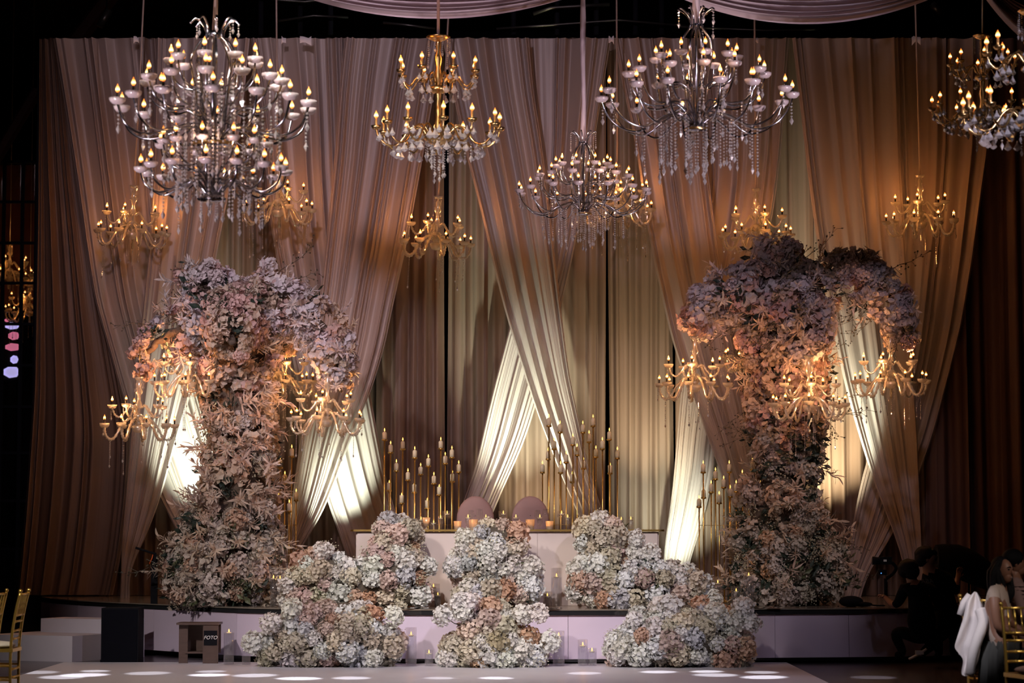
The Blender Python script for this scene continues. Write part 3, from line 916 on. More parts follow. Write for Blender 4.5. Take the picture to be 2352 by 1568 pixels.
def floret(mb, c, n, s, rnd, k=4, cup=0.25):
    a, b = frame(n)
    p0 = rnd.uniform(0, PI)
    for i in range(k):
        t = p0 + 2 * PI * i / k
        d = a * math.cos(t) + b * math.sin(t)
        e = n.cross(d)
        w_ = s * (1.25 if k == 4 else 0.95) * 0.5
        mb.add([c, c + d * s * .6 + e * w_ + n * s * cup * .6, c + d * s + n * s * cup * rnd.uniform(.2, 1.4), c + d * s * .6 - e * w_ + n * s * cup * .6], [(0, 1, 2, 3)])


def mk_hydrangea(seed, n=150, R_=0.105, s=0.0195):
    rnd = random.Random(seed)
    mb = MB()
    lumps = [(rvec(rnd), rnd.uniform(.10, .22)) for _ in range(7)]
    for i in range(n):
        z = 1 - 1.8 * (i + .5) / n
        t = i * 2.39996 + rnd.uniform(-.3, .3)
        r = math.sqrt(max(0, 1 - z * z))
        d = Vector((r * math.cos(t), r * math.sin(t), z * .85))
        lump = 0.92 + sum(h * math.exp(-((d - c_).length / .42) ** 2) for c_, h in lumps)
        nn = (d + rvec(rnd) * .75).normalized()
        floret(mb, d * R_ * lump * rnd.uniform(.80, 1.08), nn, s * rnd.uniform(.8, 1.25), rnd, 4, rnd.uniform(.1, .7))
    mb.ball((0, 0, 0), (R_ * .62, R_ * .62, R_ * .55), 8, 6)
    return mb.mesh('hydrangea_head', 'petal', False)


def mk_spray(seed, n=30, R_=0.115, s=0.036):
    rnd = random.Random(seed)
    mb = MB()
    for i in range(n):
        d = rvec(rnd)
        d.z = abs(d.z) * .9 - .15
        d.normalize()
        c = d * R_ * rnd.uniform(.35, 1.0)
        floret(mb, c, (d + rvec(rnd) * .7).normalized(), s * rnd.uniform(.7, 1.25), rnd, 5, .35)
    mb.ball((0, 0, 0), R_ * .4, 6, 4)
    return mb.mesh('blossom_cluster', 'petal', False)


def strip(mb, p, d, side, up, L, w_, curl, n=4):
    a, b = [], []
    q = p.copy()
    dirn = d.copy()
    for i in range(n + 1):
        t = i / n
        ww = w_ * math.sin(PI * (0.12 + 0.86 * t)) * (1 if i < n else .1)
        a.append(q + side * ww)
        b.append(q - side * ww)
        q = q + dirn * (L / n)
        dirn = (dirn + up * curl / n).normalized()
    mb.grid([a, b])


def mk_frond(seed, L=.36, k=20):
    rnd = random.Random(seed)
    mb = MB()
    stem = []
    p = Vector((0, 0, 0))
    d = Vector((0, 0, 1))
    bend = Vector((rnd.uniform(-.6, .6), rnd.uniform(-.6, .6), -.1))
    for i in range(9):
        stem.append(p.copy())
        p = p + d * (L * .8 / 8)
        d = (d + bend * .12).normalized()
    mb.tube(stem, [.004] * 8 + [.001], 4, False)
    for i in range(k):
        t = .1 + .9 * i / k
        q = stem[min(8, int(t * 8))]
        td = (stem[min(8, int(t * 8) + 1)] - stem[max(0, int(t * 8) - 1)]).normalized()
        a, b = frame(td)
        an = i * 2.4 + rnd.uniform(-.4, .4)
        o = (a * math.cos(an) + b * math.sin(an))
        dd = (o * .9 + td * .8).normalized()
        strip(mb, q, dd, td.cross(o).normalized(), (rvec(rnd) + td * .3 - Vector((0, 0, .2))), L * rnd.uniform(.28, .5), .0115 * rnd.uniform(.7, 1.5), rnd.uniform(1.0, 2.6), 6)
    strip(mb, stem[-1], d, frame(d)[0], rvec(rnd), L * .35, .016, 1.2, 5)
    return mb.mesh('dried_frond', 'petal')


def mk_green(seed, n=12):
    rnd = random.Random(seed)
    mb = MB()
    for i in range(n):
        d = rvec(rnd)
        d.z = abs(d.z)
        p = d * rnd.uniform(.03, .14)
        s = rnd.uniform(.035, .055)
        n_ = (d + rvec(rnd)).normalized()
        a, b = frame(n_)
        mb.add([p, p + a * s + b * s * .5, p + a * s * 2, p + a * s - b * s * .5, p + a * s + n_ * s * -.25], [(0, 4, 1), (1, 4, 2), (2, 4, 3), (3, 4, 0)])
        mb.tube([(0, 0, 0), p], .0025, 3, False)
    return mb.mesh('green_sprig', 'leaf', False)


def mk_twig(seed, L=.5, buds=True):
    rnd = random.Random(seed)
    mb = MB()
    p = Vector((0, 0, 0))
    d = Vector((0, 0, 1))
    path = []
    for i in range(9):
        path.append(p.copy())
        p = p + d * L / 8
        d = (d + rvec(rnd) * .28).normalized()
    mb.tube(path, [.0045 - .0004 * i for i in range(9)], 4, False)
    for i in range(2, 9):
        for _ in range(2):
            e = (d + rvec(rnd)).normalized()
            q = path[i] + e * rnd.uniform(.03, .10)
            mb.tube([path[i], q], .002, 3, False)
            if buds:
                mb.octa(q, rnd.uniform(.007, .013), .012)
    return mb.mesh('budding_twig', 'leaf', False)


def mk_breath(seed):
    rnd = random.Random(seed)
    mb = MB()
    for i in range(46):
        d = rvec(rnd)
        d.z = abs(d.z) + .2
        q = d.normalized() * rnd.uniform(.05, .16)
        mb.octa(q, rnd.uniform(.006, .011))
    return mb.mesh('gypsophila_spray', 'petal', False)


HYD = [mk_hydrangea(s) for s in range(4)]
SPR = [mk_spray(s) for s in range(4)]
FRO = [mk_frond(s) for s in range(5)]
GRN = [mk_green(s) for s in range(3)]
TWG = [mk_twig(s) for s in range(4)]
BRE = [mk_breath(s) for s in range(3)]
WHITE, CREAM, BLUSHC, PEACH, TAN, LILAC = (.86, .83, .78), (.70, .62, .50), (.72, .56, .50), (.70, .47, .35), (.58, .36, .24), (.64, .62, .64)
ROSE, SAND, DKG, OLV, TWC = (.72, .50, .46), (.70, .55, .44), (.022, .036, .026), (.10, .11, .055), (.09, .075, .05)


def orient(n, rnd):
    q = Vector((0, 0, 1)).rotation_difference(n)
    return q @ Quaternion((0, 0, 1), rnd.uniform(0, 2 * PI))


def jit(c, rnd, k=.10):
    f = 1 + rnd.uniform(-k, k)
    return tuple(min(.9, max(.005, x * f * (1 + rnd.uniform(-.03, .03)))) for x in c)


PIECES = {'hyd': ('hydrangea_head', HYD), 'spr': ('blossom_cluster', SPR), 'fro': ('dried_frond', FRO), 'grn': ('green_sprig', GRN), 'twg': ('budding_twig', TWG), 'bre': ('gypsophila_spray', BRE)}


def piece(kind, root, p, n, col, s, rnd):
    nm, ms = PIECES[kind]
    o = put(nm, rnd.choice(ms), root, p, orient(n.normalized(), rnd), s, col)
    if kind == 'bre':
        o['kind'] = 'stuff'
    return o


def pick(rnd, table):
    x = rnd.random() * sum(t[-1] for t in table)
    for t in table:
        x -= t[-1]
        if x <= 0:
            return t
    return table[-1]


# ------------------------------------------------------------------ hydrangea mounds
def mound(label, ells, Y, dmin, zfloor, seed, stems=(), table=None, nmax=230, droop=None):
    """ells: (px, py, rx px, ry px, depth offset, depth radius m)"""
    rnd = random.Random(seed)
    s = ppm(Y)
    E = []
    for (px, py, rx, ry, dy, rd) in ells:
        p = at(px, py, Y + dy)
        E.append((p, rx / s, rd, ry / s))
    base = Vector((sum(e[0].x for e in E) / len(E), Y, zfloor))
    root = thing('flower_mound', label, 'flowers', base)
    mb = MB()
    for p, a, b, c in E:
        q = p - base
        zr = max(.03, c * .80 - .03)
        zc = q.z
        if zc - zr < 0.0:
            lo = 0.0
            hi = zc + zr
            zc, zr = (lo + hi) / 2, (hi - lo) / 2
        mb.ball((q.x, q.y, zc), (max(.03, a * .84 - .06), b * .72, zr), 14, 10)
    put('moss_base', mb.mesh('moss_base', 'foam'), root)
    pts = []
    tries = 0
    while tries < 12000 and len(pts) < nmax:
        tries += 1
        p, a, b, c = E[rnd.randrange(len(E))] if rnd.random() < .3 else pick(rnd, [(e, e[1] * e[3]) for e in E])[0]
        d = rvec(rnd)
        if d.y > .35:
            continue
        q = Vector((p.x + d.x * (a * .95 - .07), p.y + d.y * (b * .95 - .03), p.z + d.z * (c * .95 - .05)))
        if q.z < zfloor + .06:
            q.z = zfloor + .07 + rnd.uniform(0, .05)
        if any(((q.x - e[0].x) / e[1]) ** 2 + ((q.y - e[0].y) / e[2]) ** 2 + ((q.z - e[0].z) / e[3]) ** 2 < (.42 if e[1] < .35 else .50) for e in E):
            continue
        if any((q - o).length < dmin for o, _ in pts):
            continue
        n = Vector((d.x / a, d.y / b, d.z / c)).normalized()
        pts.append((q, n))
    tb = table or [('hyd', WHITE, 42), ('hyd', CREAM, 30), ('hyd', BLUSHC, 16), ('hyd', PEACH, 5), ('hyd', TAN, 6), ('hyd', LILAC, 2)]
    for q, n in pts:
        t = pick(rnd, tb)
        piece(t[0], root, q - base, (n + Vector((0, -.3, .25))), jit(t[1], rnd, .16), rnd.uniform(.80, 1.40), rnd)
        if rnd.random() < .22:
            piece('bre', root, q - base + n * .03, n, jit((.70, .66, .48), rnd), rnd.uniform(.7, 1.0), rnd)
        if rnd.random() < .13:
            piece('grn', root, q - base - n * .02 + rvec(rnd) * .05, n, jit(OLV if rnd.random() < .6 else DKG, rnd), rnd.uniform(.6, .9), rnd)
    for (px, py, bx, by) in stems:
        yy = Y - .12
        q = at(px, py, yy) - base
        b0 = at(bx, by, Y - .02) - base
        put('flower_stem', MB().tube([b0, (b0 + q) / 2 + Vector((0, -.02, -.02)), q], .005, 5).mesh('flower_stem', 'stem'), root)
        piece('hyd', root, q, (q - b0).normalized() + Vector((0, -.2, .2)), jit(WHITE, rnd, .04), rnd.uniform(1.0, 1.15), rnd)
    return root


mound('stage-edge hydrangea mound with a tall round blush ball at the table end',
      [(905, 1236, 66, 54, .1, .26), (900, 1318, 88, 68, -.05, .30), (745, 1325, 85, 66, .0, .30), (820, 1345, 110, 56, -.05, .32), (690, 1365, 52, 40, .05, .24), (940, 1365, 48, 40, -.05, .26)],
      .36, .150, STAGE_Z, 101, [(740, 1264, 755, 1310), (706, 1300, 740, 1330), (985, 1298, 950, 1330), (660, 1340, 700, 1360)],
      [('hyd', WHITE, 32), ('hyd', CREAM, 26), ('hyd', BLUSHC, 28), ('hyd', PEACH, 5), ('hyd', TAN, 4), ('hyd', LILAC, 2)])
mound('cream hydrangea mound on the dance floor beside the small wooden lectern',
      [(760, 1470, 135, 62, .0, .36), (655, 1488, 70, 48, .05, .26), (865, 1482, 68, 52, 0, .28), (715, 1428, 78, 38, .1, .22), (830, 1428, 62, 36, .1, .22), (790, 1398, 70, 26, .16, .2)],
      -.78, .150, 0.012, 102, [(578, 1476, 640, 1470), (622, 1430, 660, 1450), (905, 1414, 860, 1430), (670, 1395, 690, 1430)])
mound('stage-edge hydrangea mound rising to the tabletop between the two pink chairs',
      [(1140, 1236, 70, 44, .12, .22), (1120, 1296, 82, 58, 0, .28), (1130, 1360, 98, 42, -.05, .30), (1062, 1300, 38, 40, .05, .2), (1205, 1352, 42, 40, 0, .22), (1190, 1240, 24, 34, .1, .16)],
      .30, .150, STAGE_Z, 103, [(1225, 1298, 1190, 1330), (1205, 1328, 1170, 1340), (1040, 1300, 1070, 1320), (1066, 1258, 1090, 1280), (1066, 1234, 1090, 1260)])
mound('cream and tan hydrangea mound on the dance floor, narrowest of those at the stage front',
      [(1125, 1442, 78, 48, .05, .26), (1128, 1490, 122, 44, 0, .34), (1052, 1502, 52, 34, 0, .22), (1212, 1492, 48, 42, 0, .24), (1120, 1402, 55, 26, .14, .18)],
      -.80, .150, 0.012, 104, [(1266, 1473, 1220, 1478), (1236, 1408, 1190, 1450), (1200, 1410, 1160, 1450), (1017, 1413, 1070, 1440), (1062, 1404, 1090, 1440), (1075, 1380, 1090, 1430), (1056, 1380, 1085, 1430)],
      [('hyd', WHITE, 24), ('hyd', CREAM, 30), ('hyd', BLUSHC, 16), ('hyd', PEACH, 8), ('hyd', TAN, 12), ('hyd', (.55, .46, .30), 6)])
mound('stage-edge hydrangea mound before the table end nearest the photographer-side flower tree',
      [(1380, 1236, 66, 54, .1, .24), (1388, 1304, 66, 52, 0, .26), (1475, 1340, 125, 62, -.02, .32), (1565, 1352, 66, 48, .05, .26), (1350, 1345, 46, 48, -.05, .22), (1430, 1372, 90, 34, -.08, .28), (1560, 1310, 40, 26, .1, .2)],
      .36, .150, STAGE_Z, 105, [(1462, 1238, 1440, 1290), (1460, 1270, 1450, 1300), (1495, 1270, 1490, 1310), (1322, 1305, 1350, 1330), (1350, 1308, 1370, 1330), (1348, 1332, 1370, 1345), (1320, 1352, 1350, 1360), (1640, 1378, 1600, 1380)])
mound('widest cream hydrangea mound on the dance floor in front of the guests-side stage panels',
      [(1560, 1470, 150, 64, 0, .36), (1448, 1490, 66, 46, 0, .28), (1665, 1486, 74, 50, 0, .28), (1480, 1430, 56, 36, .1, .22), (1620, 1424, 76, 36, .1, .24), (1560, 1400, 70, 24, .16, .2)],
      -.78, .150, 0.012, 106, [(1642, 1404, 1640, 1440), (1692, 1424, 1670, 1450), (1724, 1428, 1690, 1450), (1708, 1392, 1690, 1430)])


# ------------------------------------------------------------------ flower trees
def tree(label, chains, Y, seed, table, core=0.74, dmin=.069, nmax=840):
    """chains: lists of (px, py, depth offset, radius m, weight) nodes"""
    rnd = random.Random(seed)
    nodes_ = [[(at(px, py, Y + dy), r, wt) for px, py, dy, r, wt in ch] for ch in chains]
    f = nodes_[0][0][0]
    base = Vector((f.x, Y, STAGE_Z))
    root = thing('flower_tree', label, 'flower tree', base)
    segs = []
    for ci, ch in enumerate(nodes_):
        P = smooth_path([(*(p - base), r) for p, r, wt in ch], 5)
        nm = 'trunk' if ci == 0 else 'branch'
        put(nm, MB().tube([p[:3] for p in P], [.05 if ci == 0 else .022] * len(P), 8).mesh(nm, 'stem'), root)
        mb = MB()
        mb.tube([(p[0] + .03 * math.sin(i * 2.1), p[1], max(p[2], p[3] * core * .9) if False else p[2]) for i, p in enumerate(P)], [p[3] * (core if ci == 0 else .24) * (1 + .12 * math.sin(i * 3)) for i, p in enumerate(P)], 12)
        put('shade_core', mb.mesh('shade_core', 'gapcore'), root)  # filler tube, coloured dark like the shade between flowers
        for i in range(len(P) - 1):
            a, b = P[i], P[i + 1]
            segs.append((Vector(a[:3]), Vector(b[:3]), a[3], b[3], ci, ch[min(len(ch) - 1, i // 5)][2], (Vector(a[:3]) - Vector(b[:3])).length * (a[3] + b[3]) + a[3] ** 2 * .4))
    pts = []
    tries = 0
    while tries < 30000 and len(pts) < nmax:
        tries += 1
        a, b, ra, rb, ci, zone, wt = pick(rnd, [(*s[:6], s[6], s[6]) for s in segs])[:7] if False else rnd.choices(segs, [s[6] for s in segs])[0]
        t = rnd.random()
        c = a.lerp(b, t)
        r = ra + (rb - ra) * t
        ax = (b - a)
        ax = ax.normalized() if ax.length > 1e-6 else Vector((0, 0, 1))
        d = rvec(rnd)
        d = (d - ax * d.dot(ax) * .8).normalized()
        if d.y > .3 and rnd.random() < .75:
            continue
        q = c + d * r * rnd.uniform(.82, 1.08)
        if q.z < .05:
            if q.y > -.3:
                q.z = .06
            else:
                continue
        if any((q - o[0]).length < dmin for o in pts):
            continue
        pts.append((q, d, zone))
    counts = {}
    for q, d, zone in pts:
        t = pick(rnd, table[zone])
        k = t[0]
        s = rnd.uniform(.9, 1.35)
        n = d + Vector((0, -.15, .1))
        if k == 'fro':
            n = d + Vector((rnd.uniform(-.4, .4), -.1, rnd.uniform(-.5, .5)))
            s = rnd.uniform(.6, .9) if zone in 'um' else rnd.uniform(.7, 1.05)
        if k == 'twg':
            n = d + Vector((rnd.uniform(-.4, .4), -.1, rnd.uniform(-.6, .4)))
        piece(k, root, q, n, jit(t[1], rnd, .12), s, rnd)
    return root


UPPER = [('spr', (.78, .70, .71), 34), ('hyd', (.76, .66, .66), 14), ('fro', (.80, .72, .71), 20), ('spr', ROSE, 8), ('grn', DKG, 6), ('twg', TWC, 7), ('spr', SAND, 8), ('fro', SAND, 5)]  # crown tones paler and cooler, mauve light put into the petal colours
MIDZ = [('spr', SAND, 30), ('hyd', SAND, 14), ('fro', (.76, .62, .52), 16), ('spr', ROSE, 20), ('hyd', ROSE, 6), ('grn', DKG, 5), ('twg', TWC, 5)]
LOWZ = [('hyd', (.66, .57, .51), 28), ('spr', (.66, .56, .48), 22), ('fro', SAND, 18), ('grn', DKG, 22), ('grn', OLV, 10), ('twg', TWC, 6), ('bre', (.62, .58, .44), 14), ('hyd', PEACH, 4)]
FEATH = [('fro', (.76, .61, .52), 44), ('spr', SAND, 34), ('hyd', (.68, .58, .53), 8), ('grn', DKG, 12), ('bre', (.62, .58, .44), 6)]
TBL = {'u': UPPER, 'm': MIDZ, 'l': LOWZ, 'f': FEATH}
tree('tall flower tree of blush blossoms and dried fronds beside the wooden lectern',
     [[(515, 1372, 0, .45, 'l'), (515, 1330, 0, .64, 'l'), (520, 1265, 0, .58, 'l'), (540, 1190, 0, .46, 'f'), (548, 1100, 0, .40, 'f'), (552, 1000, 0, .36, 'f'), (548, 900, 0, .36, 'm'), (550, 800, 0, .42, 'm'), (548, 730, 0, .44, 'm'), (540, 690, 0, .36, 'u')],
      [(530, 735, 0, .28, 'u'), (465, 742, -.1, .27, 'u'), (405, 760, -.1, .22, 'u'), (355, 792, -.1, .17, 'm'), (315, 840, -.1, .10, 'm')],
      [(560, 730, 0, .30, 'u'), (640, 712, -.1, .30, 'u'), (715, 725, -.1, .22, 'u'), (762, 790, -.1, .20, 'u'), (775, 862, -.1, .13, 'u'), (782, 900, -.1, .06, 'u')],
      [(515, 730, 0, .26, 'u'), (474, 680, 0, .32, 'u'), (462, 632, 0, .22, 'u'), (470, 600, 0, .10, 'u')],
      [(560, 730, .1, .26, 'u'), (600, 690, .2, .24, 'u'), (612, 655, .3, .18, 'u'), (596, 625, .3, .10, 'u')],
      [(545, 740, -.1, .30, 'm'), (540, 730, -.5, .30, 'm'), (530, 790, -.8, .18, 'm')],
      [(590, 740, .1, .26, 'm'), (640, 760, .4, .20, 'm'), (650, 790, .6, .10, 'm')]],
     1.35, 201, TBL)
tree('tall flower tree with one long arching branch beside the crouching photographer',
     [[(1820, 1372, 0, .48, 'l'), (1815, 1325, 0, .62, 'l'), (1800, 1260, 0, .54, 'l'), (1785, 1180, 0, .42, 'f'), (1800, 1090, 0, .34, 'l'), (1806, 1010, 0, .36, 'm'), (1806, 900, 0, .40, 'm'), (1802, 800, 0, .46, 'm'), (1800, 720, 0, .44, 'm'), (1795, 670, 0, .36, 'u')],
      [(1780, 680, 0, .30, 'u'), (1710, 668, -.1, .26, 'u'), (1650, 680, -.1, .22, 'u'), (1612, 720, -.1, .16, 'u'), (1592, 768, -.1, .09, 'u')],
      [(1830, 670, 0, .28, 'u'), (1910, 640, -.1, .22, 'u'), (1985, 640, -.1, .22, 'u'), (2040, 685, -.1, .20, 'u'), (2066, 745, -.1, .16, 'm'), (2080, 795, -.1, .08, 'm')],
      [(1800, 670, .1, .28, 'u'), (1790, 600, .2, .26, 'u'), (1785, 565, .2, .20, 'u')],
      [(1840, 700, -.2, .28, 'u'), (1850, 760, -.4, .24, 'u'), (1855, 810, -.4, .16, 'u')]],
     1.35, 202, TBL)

# chandeliers hung in the trees
for px, py, Y, rz, tp, lab, sd in (
        (318, 985, 1.1, .15, 800, 'amber crystal chandelier with long bead strands under the outermost branch beside the dark curtain', 21),
        (437, 885, 1.2, .55, 770, 'amber crystal chandelier close to the trunk of the lectern-side flower tree over the white drape', 22),
        (640, 885, 2.2, .85, 770, 'amber crystal chandelier hung behind the trunk of the lectern-side flower tree', 23),
        (750, 972, 1.1, .35, 860, 'amber crystal chandelier under a drooping blossom branch before the bright drape crossing', 24),
        (1596, 892, 1.1, .25, 770, 'amber crystal chandelier before the plain gold curtain under a short flower branch', 25),
        (1742, 832, 2.2, .65, 700, 'amber crystal chandelier mostly hidden behind the trunk of the photographer-side flower tree', 26),
        (1858, 938, .40, .45, 830, 'amber crystal chandelier hanging in front of the photographer-side flower tree trunk', 27),
        (2046, 884, 1.1, .05, 790, 'amber crystal chandelier under the tip of the long arching flower branch', 28)):
    p = at(px, py, Y)
    chandelier(lab, p, SMALL, rz, .93, top=at(px, tp, Y).z, light=26, lcol=(1.0, .42, .15), seed=sd, cable=.005, cablem='brass', tilt=(random.uniform(-.05, .05), random.uniform(-.05, .05)))


# ------------------------------------------------------------------ candle stands
def cone_candle():
    return MB().lathe([(.001, 0), (.0275, 0), (.0275, .085), (.018, .098), (.004, .106), (.001, .107)], 12).mesh('wax', 'wax')


def flat_candle():
    return MB().lathe([(.001, 0), (.0275, 0), (.0275, .098), (.024, .102), (.018, .094), (.001, .092)], 12).mesh('wax', 'wax')


FLAME = MB().lathe([(.001, 0), (.0065, .008), (.0075, .016), (.004, .028), (.0005, .04)], 8).mesh('flame', 'flame')
CUP = MB().lathe([(.001, -.03), (.010, -.028), (.010, -.012), (.030, -.008), (.033, 0), (.033, .012), (.030, .012), (.029, .001), (.001, .001)], 14).mesh('cup', 'brass')
BASE = MB().lathe([(.001, 0), (.075, 0), (.075, .008), (.02, .014), (.009, .03)], 16).mesh('foot', 'brass')
WAXC, WAXF = cone_candle(), flat_candle()
RODS = {}


def stand(px, py, Y, flat, where, gname):
    p = at(px, py, Y)
    h = p.z - STAGE_Z
    k = round(h, 2)
    if k not in RODS:
        RODS[k] = MB().tube([(0, 0, .0), (0, 0, k - .01)], .0085, 8).mesh('rod', 'brass')
    st = thing('candle_stand', 'slim brass candle stand ' + where, 'candle stand', (p.x, Y, STAGE_Z), 0, 'brass candle stands ' + gname)
    put('rod', RODS[k], st)
    put('cup', CUP, st, (0, 0, k))
    put('foot', BASE, st)
    c = thing('pillar_candle', ('flat-topped lit pillar candle ' if flat else 'peaked ivory pillar candle with flame ') + where, 'candle', (p.x, Y, STAGE_Z + k + .002), random.uniform(0, 6),
              ('flat candles ' if flat else 'peaked candles ') + gname)
    put('wax', WAXF if flat else WAXC, c)
    put('flame', FLAME, c, (0, 0, .095 if flat else .108))


z3 = [(212, 440, 0), (280, 590, 0), (345, 790, 0), (265, 1020, 1), (417, 545, 0), (475, 900, 0), (405, 1155, 1), (552, 650, 0), (618, 835, 0), (547, 1038, 1), (705, 740, 0), (767, 938, 0), (693, 1215, 1),
      (845, 540, 0), (895, 715, 0), (827, 1060, 1), (970, 640, 0), (975, 915, 0), (1047, 810, 0)]
z4 = [(298, 290, 0), (423, 355, 0), (357, 545, 0), (290, 660, 0), (225, 808, 0), (430, 815, 0), (492, 695, 0), (568, 500, 0), (615, 615, 0), (560, 915, 1), (680, 365, 0), (750, 465, 0), (687, 765, 0),
      (795, 292, 0), (827, 635, 0), (900, 550, 0), (978, 440, 0), (987, 825, 1), (1068, 650, 0)]
z1 = [(1232, 180, 0), (1132, 280, 0), (1173, 408, 0), (1022, 210, 0), (1270, 555, 0), (1210, 655, 0), (1065, 540, 0), (960, 590, 0), (1118, 598, 0), (860, 520, 0), (995, 650, 0)]
z2 = [(197, 305, 0), (297, 362, 0), (410, 303, 0), (517, 378, 0), (600, 280, 0), (262, 465, 0), (365, 425, 0), (467, 463, 0), (200, 510, 0), (163, 585, 0), (328, 552, 0), (668, 448, 0), (418, 505, 0), (570, 560, 0)]
random.seed(31)
for zz, x0, y0, k, Y0, where, g in ((z3, 840, 920, 280 / 1372, 2.75, 'before the dark central curtains', 'before the dark central curtains'),
                                    (z4, 1200, 920, 280 / 1372, 2.75, 'before the crossed sheers behind the table', 'before the crossing sheers'),
                                    (z1, 340, 1000, 520 / 1941, 2.5, 'clustered behind the lectern-side flower tree', 'behind the lectern-side flower tree'),
                                    (z2, 1560, 1000, 500 / 1782, 2.5, 'clustered behind the photographer-side flower tree', 'behind the photographer-side flower tree')):
    for i, (zx, zy, fl) in enumerate(zz):
        stand(x0 + zx * k, y0 + zy * k, Y0 + 0.17 * (i % 5) - .34, fl, where, g)
for pa, pb, yy in (((880, 1205), (1048, 1205), 2.45), ((1262, 1205), (1330, 1205), 2.45), ((640, 1206), (680, 1206), 2.2), ((1605, 1206), (1750, 1206), 2.2)):
    tag(put('tie_bar', MB().tube([at(pa[0], pa[1], yy), at(pb[0], pb[1], yy)], .003, 5).mesh('tie_bar', 'brass')), 'thin brass bar tying the candle stands together', 'rod', 'tie bars of the candle stands')

# ------------------------------------------------------------------ head table and chairs
TY, TZ = 1.0, 1.487
a, b = at(805, 1213, TY), at(1526, 1213, TY)
cx = (a.x + b.x) / 2
W_ = b.x - a.x
tb = thing('head_table', 'long pale blush head table with gold-edged top behind the flowers', 'table', (cx, TY, STAGE_Z))
hT = TZ - STAGE_Z


def slab(wd, y0, y1, r, z0, z1, m, nm):
    o = []
    for (sx, sy, t0) in ((-1, -1, PI), (1, -1, 1.5 * PI), (1, 1, 0), (-1, 1, .5 * PI)):
        for k in range(5):
            t = t0 + k * PI / 8
            o.append(((wd / 2 - r) * sx + r * math.cos(t), ((y1 - y0) / 2 - r) * sy + (y0 + y1) / 2 + r * math.sin(t)))
    return put(nm, MB().prism(o, z0, z1).mesh(nm, m, False), tb)


slab(W_, -.06, .80, .06, hT - .022, hT, 'brass', 'top')
n = 5
for i in range(n):
    ww = (W_ - .16) / n
    put('front_panel', MB().box((-(W_ - .16) / 2 + ww * (i + .5), 0, (hT - .026) / 2), (ww - .003, .03, hT - .03)).mesh('front_panel', 'table', False), tb)
for sx in (-1, 1):
    put('side_panel', MB().box((sx * (W_ - .16) / 2, .38, (hT - .026) / 2), (.03, .74, hT - .03)).mesh('side_panel', 'table', False), tb)

for px, lab in ((1092, 'round-backed blush velvet chair with wine glasses before it, by the dark curtain forest'), (1218, 'round-backed blush velvet chair standing before the yellow-lit curtain')):
    Y = 2.05
    top = at(px, 1139, Y)
    ch = thing('round_back_chair', lab, 'chair', (top.x, Y, STAGE_Z))
    r = 42 / ppm(Y) * 1.02
    zc = top.z - STAGE_Z - r * 1.25
    mb = MB()
    prof = []
    n = 28
    ring = lambda y, k: [(k * r * math.cos(2 * PI * j / n), y, zc + k * r * 1.25 * math.sin(2 * PI * j / n)) for j in range(n)]
    mb.grid([ring(.05, .86) + ring(.05, .86)[:1], ring(.0, .98) + ring(0, .98)[:1], ring(-.03, 1.0) + ring(-.03, 1)[:1], ring(-.055, .9) + ring(-.055, .9)[:1], ring(-.05, .45) + ring(-.05, .45)[:1], ring(-.045, .01) + ring(-.045, .01)[:1]])
    mb.grid([ring(.05, .86) + ring(.05, .86)[:1], ring(.05, .01) + ring(.05, .01)[:1]])
    bk = put('backrest', mb.mesh('backrest', 'blush'), ch)
    for dx, dz in ((0, .72), (-.55, .1), (.55, .1), (-.3, -.3), (.3, -.3), (0, .2)):
        put('button', MB().ball((dx * r * .8, -.062 + .02, zc + dz * r), .008, 8, 6).mesh('button', 'chrome'), bk)
    put('seat', MB().box((0, -.28, .45), (.48, .46, .09)).mesh('seat', 'blush', False), ch)
    for sx, sy in ((-.2, -.46), (.2, -.46), (-.2, -.05), (.2, -.05)):
        put('leg', MB().tube([(sx, sy, .42), (sx * 1.1, sy * 1.03, 0)], [.018, .012], 7).mesh('leg', 'brass'), ch)


